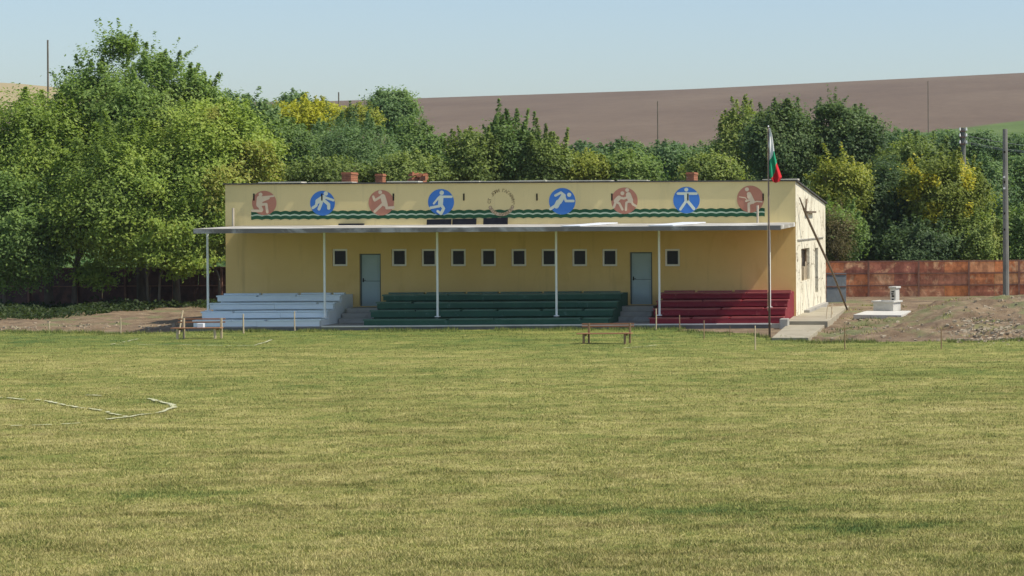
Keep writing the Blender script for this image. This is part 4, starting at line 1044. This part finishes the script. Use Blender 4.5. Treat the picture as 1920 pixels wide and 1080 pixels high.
for t in (.04, .55, .94):
    z = .12 + (a.z - .12) * t; yy = Yg_ - .25 + .25 * t; q.box(a.x - .005, b2.x + .005, yy - .025, yy - .004, z, z + .05)
q.build('brace', M['rustpost'], gs); adopt(gs)
tr = empty('wooden_trestle', G(1555, 602, .15), 'thin wooden trestle standing on the path edge before the grey sheet', 'trestle')
for (x0, y0, x1, y1) in ((1549, 603, 1552, 572), (1558, 601, 1561, 569), (1562, 594, 1558, 570)):
    p = G(x0, y0, .14); t = P(x1, y1, p.y + .15)
    q = MB(); q.tube([p, t], [.022, .02], 6); q.build('leg', M['palewood'], tr)
p = P(1551, 573, 82.4); t = P(1562, 571, 82.4); q = MB(); q.tube([p, t], [.02, .02], 6); q.build('rail', M['palewood'], tr)
adopt(tr)
rr = random.Random(12)
for k, (px, py) in enumerate(((1502, 581), (1512, 578), (1524, 574))):
    p = G(px, py, .16); q = MB(); stone(q, p.x + .12, p.y, .26, .30, rr)
    tag(q.build('rubble_stone', M['concrete'], bevel=.02), ['rough stone at the front corner of the side wall', 'rough stone under the side window, middle of three', 'rough stone at the wall foot, farthest of three'][k], 'stone', 'stones along the side wall')

# drinking fountain ---------------------------------------------------------
zf = .16; fo = empty('drinking_fountain', (-6.35, 86.2, zf), 'white concrete drinking fountain with a trough and square column on a pale slab', 'fountain')
q = MB(); p = [G(1600, 590, zf + .06), G(1690, 591, zf + .06), G(1708, 582.5, zf + .06), G(1625, 582.5, zf + .06)]
q.hexa([(v.x, v.y, zf - .1) for v in p] + [(v.x, v.y, zf + .06) for v in p]); q.build('slab', M['whiteconc'], fo, bevel=.01)
c0 = G(1662, 583, zf + .06); c0.y += .35; th = R(-24)
q = MB(); hx, hy, t0, t1 = .46, .33, zf + .06, zf + .40
def ringbox(q, hx, hy, wx, z0, z1, c, rot, fl):
    q.box(c[0] - hx, c[0] + hx, c[1] - hy, c[1] - hy + wx, z0, z1, 0, rot, c); q.box(c[0] - hx, c[0] + hx, c[1] + hy - wx, c[1] + hy, z0, z1, 0, rot, c)
    q.box(c[0] - hx, c[0] - hx + wx, c[1] - hy + wx, c[1] + hy - wx, z0, z1, 0, rot, c); q.box(c[0] + hx - wx, c[0] + hx, c[1] - hy + wx, c[1] + hy - wx, z0, z1, 0, rot, c)
    if fl: q.box(c[0] - hx + wx, c[0] + hx - wx, c[1] - hy + wx, c[1] + hy - wx, z0, z0 + .1, 0, rot, c)
cc = (c0.x, c0.y)
ringbox(q, hx, hy, .08, t0, t1, cc, th, True); q.build('basin', M['whiteconc'], fo, bevel=.012)
q = MB(); ringbox(q, hx + .06, hy + .06, .13, t1, t1 + .07, cc, th, False); q.build('rim', M['whiteconc'], fo, bevel=.012)
cs, sn = math.cos(th), math.sin(th); oc = (cc[0] + .12 * cs - .20 * sn + .1, cc[1] + .12 * sn + .36 * cs + .15)
zt = P(1670, 537, oc[1]).z
q = MB(); q.box(oc[0] - .14, oc[0] + .14, oc[1] - .14, oc[1] + .14, zf - .05, zt - .08, 0, th * 1.3, oc); col = q.build('column', M['whiteconc'], fo, bevel=.012)
q = MB(); q.box(oc[0] - .19, oc[0] + .19, oc[1] - .18, oc[1] + .18, zt - .08, zt, 0, th * 1.3, oc); q.build('cap', M['whiteconc'], fo, bevel=.015)
q = MB()
for (dx, z, w_, h_) in ((.0, zt - .24, .13, .05), (-.02, zt - .33, .12, .05), (.01, zt - .43, .12, .07), (0, zt - .55, .08, .05), (.03, zt - .62, .05, .08)):
    q.box(oc[0] + dx - w_ / 2, oc[0] + dx + w_ / 2, oc[1] - .146, oc[1] - .139, z, z + h_, 0, th * 1.3, oc)
q.build('dark_marking', M['slit'], col)
adopt(fo)

# benches --------------------------------------------------------------------
def bench(label, base_px, x0, x1, wob, zs, bk):
    g = G(*base_px); root = empty('bench', (0, 0, 0), label, 'bench', 'wooden benches at the touchline')
    Y0 = g.y; xa = (x0 - CX) * Y0 / F; xb = (x1 - CX) * Y0 / F; L = xb - xa; root.location = (xa + L / 2, Y0, 0)
    q = MB(); q.box(xa, xb, Y0 - .02, Y0 + .30, zs - .028, zs); q.build('seat', M['benchwood'], root, bevel=.006)
    bx0, bx1 = (xa + .1, xb + .02)
    q = MB(); q.box(bx0, bx1, Y0 + .385, Y0 + .41, bk[0] - .05, bk[0]); q.build('back_slat', M['benchwood'], root, bevel=.004)
    q = MB(); q.box(bx0, bx1, Y0 + .375, Y0 + .40, bk[1] - .05, bk[1]); q.build('back_slat', M['benchwood'], root, bevel=.004)
    for fx in (.13, .88):
        x = xa + L * fx
        q = MB(); q.box(x - .032, x + .032, Y0 + .01, Y0 + .08, -.02, zs - .028); q.build('leg', M['palewood'] if wob else M['wood'], root)
        q = MB(); q.box(x + .08, x + .14, Y0 + .30, Y0 + .36, -.02, bk[0] + .01); q.build('leg', M['palewood'] if wob else M['wood'], root)
        q = MB(); q.box(x - .0, x + .05, Y0 + .08, Y0 + .30, zs - .09, zs - .03); q.build('crossbar', M['wood'], root)
    adopt(root); return root, xa, xb, Y0
r1, xa, xb, y0 = bench('wooden bench with backrest in front of the white bleacher', (365, 636), 318, 412, True, .39, (.70, .59))
q = MB(); q.box(xa + .88, xa + 1.10, y0 + .08, y0 + .24, .392, .54); tag(q.build('white_box', M['sheet'], bevel=.01), 'small white box standing on the seat of the left bench', 'box')
bench('wooden bench with backrest in front of the green bleacher', (1130, 645.5), 1079, 1182, False, .355, (.66, .585))
# loose rails stacked against the left bench
q = MB(); p = G(330, 628); q.tube([p + Vector((0, .25, 0)), p + Vector((.05, .5, .85))], [.03, .03], 6); tag(q.build('wooden_stick', M['palewood']), 'pale wooden stick upright beside the left end of the left bench', 'stick')

# stakes along the pitch -------------------------------------------------------
STK = [(92, 606, 623, .03, 'short stake nearest the left edge, in front of the dark trees'), (226, 597, 626, .03, 'pale stake in front of the bare soil left of the pavilion'), (457, 590, 626, .035, 'pale thick stake in front of the white bleacher, just right of the left bench'),
       (553, 585, 621, .03, 'stake in front of the white bleacher, right of the thick pale one'), (1230, 580, 619, .03, 'tall stake at the left corner of the red bleacher'), (1274, 592, 620, .026, 'stake in front of the red bleacher, second from its left corner'),
       (1320, 602, 636, .024, 'short thin stake in front of the middle of the red bleacher'), (1369, 612, 630, .016, 'shortest thin stake in front of the red bleacher, nearest the flagpole'), (1416, 612, 655, .028, 'pale stake on the grass just left of the flagpole'),
       (1584, 612, 656, .022, 'thin stake in front of the soil heap, right of the path'), (1765, 618, 656, .026, 'reddish stake in front of the soil heap, rightmost of all')]
rr = random.Random(2)
for px, y0, y1, r_, lab in STK:
    g = G(px, y1); t = P(px - .3, y0, g.y)
    ln = Vector((rr.uniform(-.03, .03), 0, 0))
    r_ *= .8
    q = MB(); q.tube([g - Vector((0, 0, .1)), g.lerp(t, .5) + ln * .5, t + ln * .4], [r_, r_ * .95, r_ * .85], 7)
    q.tube([t + ln * .4 + Vector((0, 0, -.001)), t + ln * .4 + Vector((0, 0, .03))], [r_ * .85, r_ * .3], 7)
    tag(q.build('stake', M['palewood'] if r_ > .0215 else M['wood']), lab, 'stake', 'stakes along the edge of the pitch')

# flag -----------------------------------------------------------------------
fb = G(1443, 632); Yf = fb.y; ft = P(1440.5, 240, Yf)
fp = empty('flagpole', fb, 'slim dark flagpole standing on the grass before the right end of the pavilion', 'flagpole')
q = MB(); q.tube([fb - Vector((0, 0, .3)), Vector((fb.x, Yf, 2.6)), Vector((fb.x, Yf, ft.z + .05))], [.038, .032, .018], 12); q.build('pole', M['steel'], fp, smooth=True)
q = MB(); q.tube([Vector((fb.x, Yf, ft.z + .04)), Vector((fb.x, Yf, ft.z + .09))], [.03, .012], 10); q.build('finial', M['flagwhite'], fp)
q = MB(); q.tube([Vector((fb.x - .05, Yf - .04, 0.9)), Vector((fb.x - .03, Yf - .03, ft.z - .05))], [.006, .006], 5); q.build('halyard', M['palewood'], fp)
adopt(fp)
q = MB(); nu, nv = 46, 20
def flagpt(u, v):      # u down, v across
    zc = ft.z - u * (340 - 240) * Yf / F
    right = np.interp(u, [0, .1, .45, .7, .92, 1.0], [.03, .09, .17, .27, .42, .34])
    left = np.interp(u, [0, .5, .93, 1.0], [-.01, -.035, .0, .10])
    x = left + (right - left) * v
    fold = math.sin(v * 11 + u * 3) * .05 * (.3 + u) + .03 * math.sin(u * 14 + v * 4)
    sag = -.05 * math.sin(v * math.pi) * u
    return (fb.x + .035 + x, Yf - .02 + fold, zc + sag)
for i in range(nu):
    for j in range(nv):
        u, v = (i + .5) / nu, (j + .5) / nv
        lim1 = .62 - .20 * v; lim2 = .98 - .34 * v
        mi = 0 if u < lim1 else (1 if u < lim2 else 2)
        q.poly([flagpt(i / nu, j / nv), flagpt((i + 1) / nu, j / nv), flagpt((i + 1) / nu, (j + 1) / nv), flagpt(i / nu, (j + 1) / nv)], mi)
o = q.build('flag', [M['flagwhite'], M['flaggreen'], M['flagred']], smooth=False)
sol = o.modifiers.new('s', 'SOLIDIFY'); sol.thickness = .004
tag(o, 'limp white, green and red striped flag hanging from the flagpole', 'flag')

# utility poles ------------------------------------------------------------------
def upole(label, px, ytop, Y, h, r_, mat='poleconc', group=None, name='utility_pole'):
    t = P(px, ytop, Y); root = empty(name, (t.x, Y, t.z - h), label, 'pole', group)
    q = MB(); q.tube([(t.x, Y, t.z - h), (t.x, Y, t.z)], [r_ * 1.25, r_ * .9], 10); q.build('shaft', M[mat], root)
    return root, t
pr, pt = upole('tall dark concrete utility pole rising from the soil heap by the fence', 1884.5, 242, 95, 8.6, .125)
for yy in (332, 353):
    p = P(1884, yy, 95); q = MB(); q.tube([(p.x - .02, 94.78, p.z), (p.x - .02, 94.88, p.z)], [.05, .05], 10); q.build('insulator', M['ceramic'], pr)
for yy in (285, 341, 400, 430):
    p = P(1884, yy, 95); q = MB(); q.box(p.x - .05, p.x + .03, 94.86, 94.9, p.z - .05, p.z + .04); q.build('bracket', M['slit'], pr)
adopt(pr)
Yp = 112
pr2, pt2 = upole('pale concrete utility pole with white insulators behind the golden tree', 1806.5, 240, Yp, 9.5, .12)
q = MB(); p = P(1803, 252, Yp); q.tube([(p.x, Yp + .1, p.z - 8.8), (p.x - .01, Yp + .1, p.z + .35)], [.09, .08], 8); q.build('strut', M['bark'], pr2)
att = []
for yy in (243, 254, 267):
    for sx in (-6, 6):
        p = P(1806 + sx, yy, Yp); q = MB(); q.tube([(p.x, Yp - .12, p.z - .05), (p.x, Yp - .12, p.z + .10)], [.055, .04], 8); q.build('insulator', M['ceramic'], pr2); att.append((p, sx))
    a = P(1800, yy + 1, Yp); b2 = P(1812, yy + 1, Yp); q = MB(); q.box(a.x - .02, b2.x + .02, Yp - .15, Yp - .10, a.z - .08, a.z - .04); q.build('crossarm', M['rustpost'], pr2)
adopt(pr2)
wlab = ['highest overhead wire running right from the pale pole', 'second overhead wire from the top at the pale pole', 'third overhead wire, lowest at the pale pole']
for k, yy in enumerate((254, 266, 269)):
    a = P(1812, yy, Yp - .12); b2 = P(2100, yy + 22 - k * 2, Yp - 3); pts = []
    for j in range(17):
        t = j / 16; pp = a.lerp(b2, t); pp.z -= 4 * t * (1 - t) * .30; pts.append(pp)
    q = MB(); q.tube(pts, [.012] * 17, 5); tag(q.build('overhead_wire', M['wire']), wlab[k], 'wire', 'overhead wires')
for px, yt, Y, h, r_, lab in ((89.5, 75, 170, 9, .07, 'thin dark pole on the skyline above the bare hill at the left'), (635, 173, 220, 8, .07, 'thin dark pole on the skyline above the yellow bush'),
                          (1233, 190, 190, 8, .05, 'thin dark pole in front of the ploughed field near the middle'), (1740, 152, 240, 8, .05, 'thin dark pole in front of the ploughed field at the right')):
    pr3, t = upole(lab, px, yt, Y, h, r_, 'bark', 'thin poles on the hillside'); adopt(pr3)

# thin air haze over the valley
HZ = 0.00012
m = bpy.data.materials.new('thin_haze'); m.use_nodes = True; n = m.node_tree
for nd in list(n.nodes):
    if nd.type == 'BSDF_PRINCIPLED': n.nodes.remove(nd)
pv = n.nodes.new("ShaderNodeVolumePrincipled"); pv.inputs['Density'].default_value = HZ; pv.inputs['Color'].default_value = (0.86, 0.92, 1.0, 1); pv.inputs['Anisotropy'].default_value = 0.2
n.links.new(pv.outputs[0], n.nodes["Material Output"].inputs['Volume'])
q = MB(); q.box(-3100, 3100, -3100, 3100, -1.3, 75)
tag(q.build('haze', m), 'thin pale haze in the air over the pitch and hill', 'haze', kind='stuff')
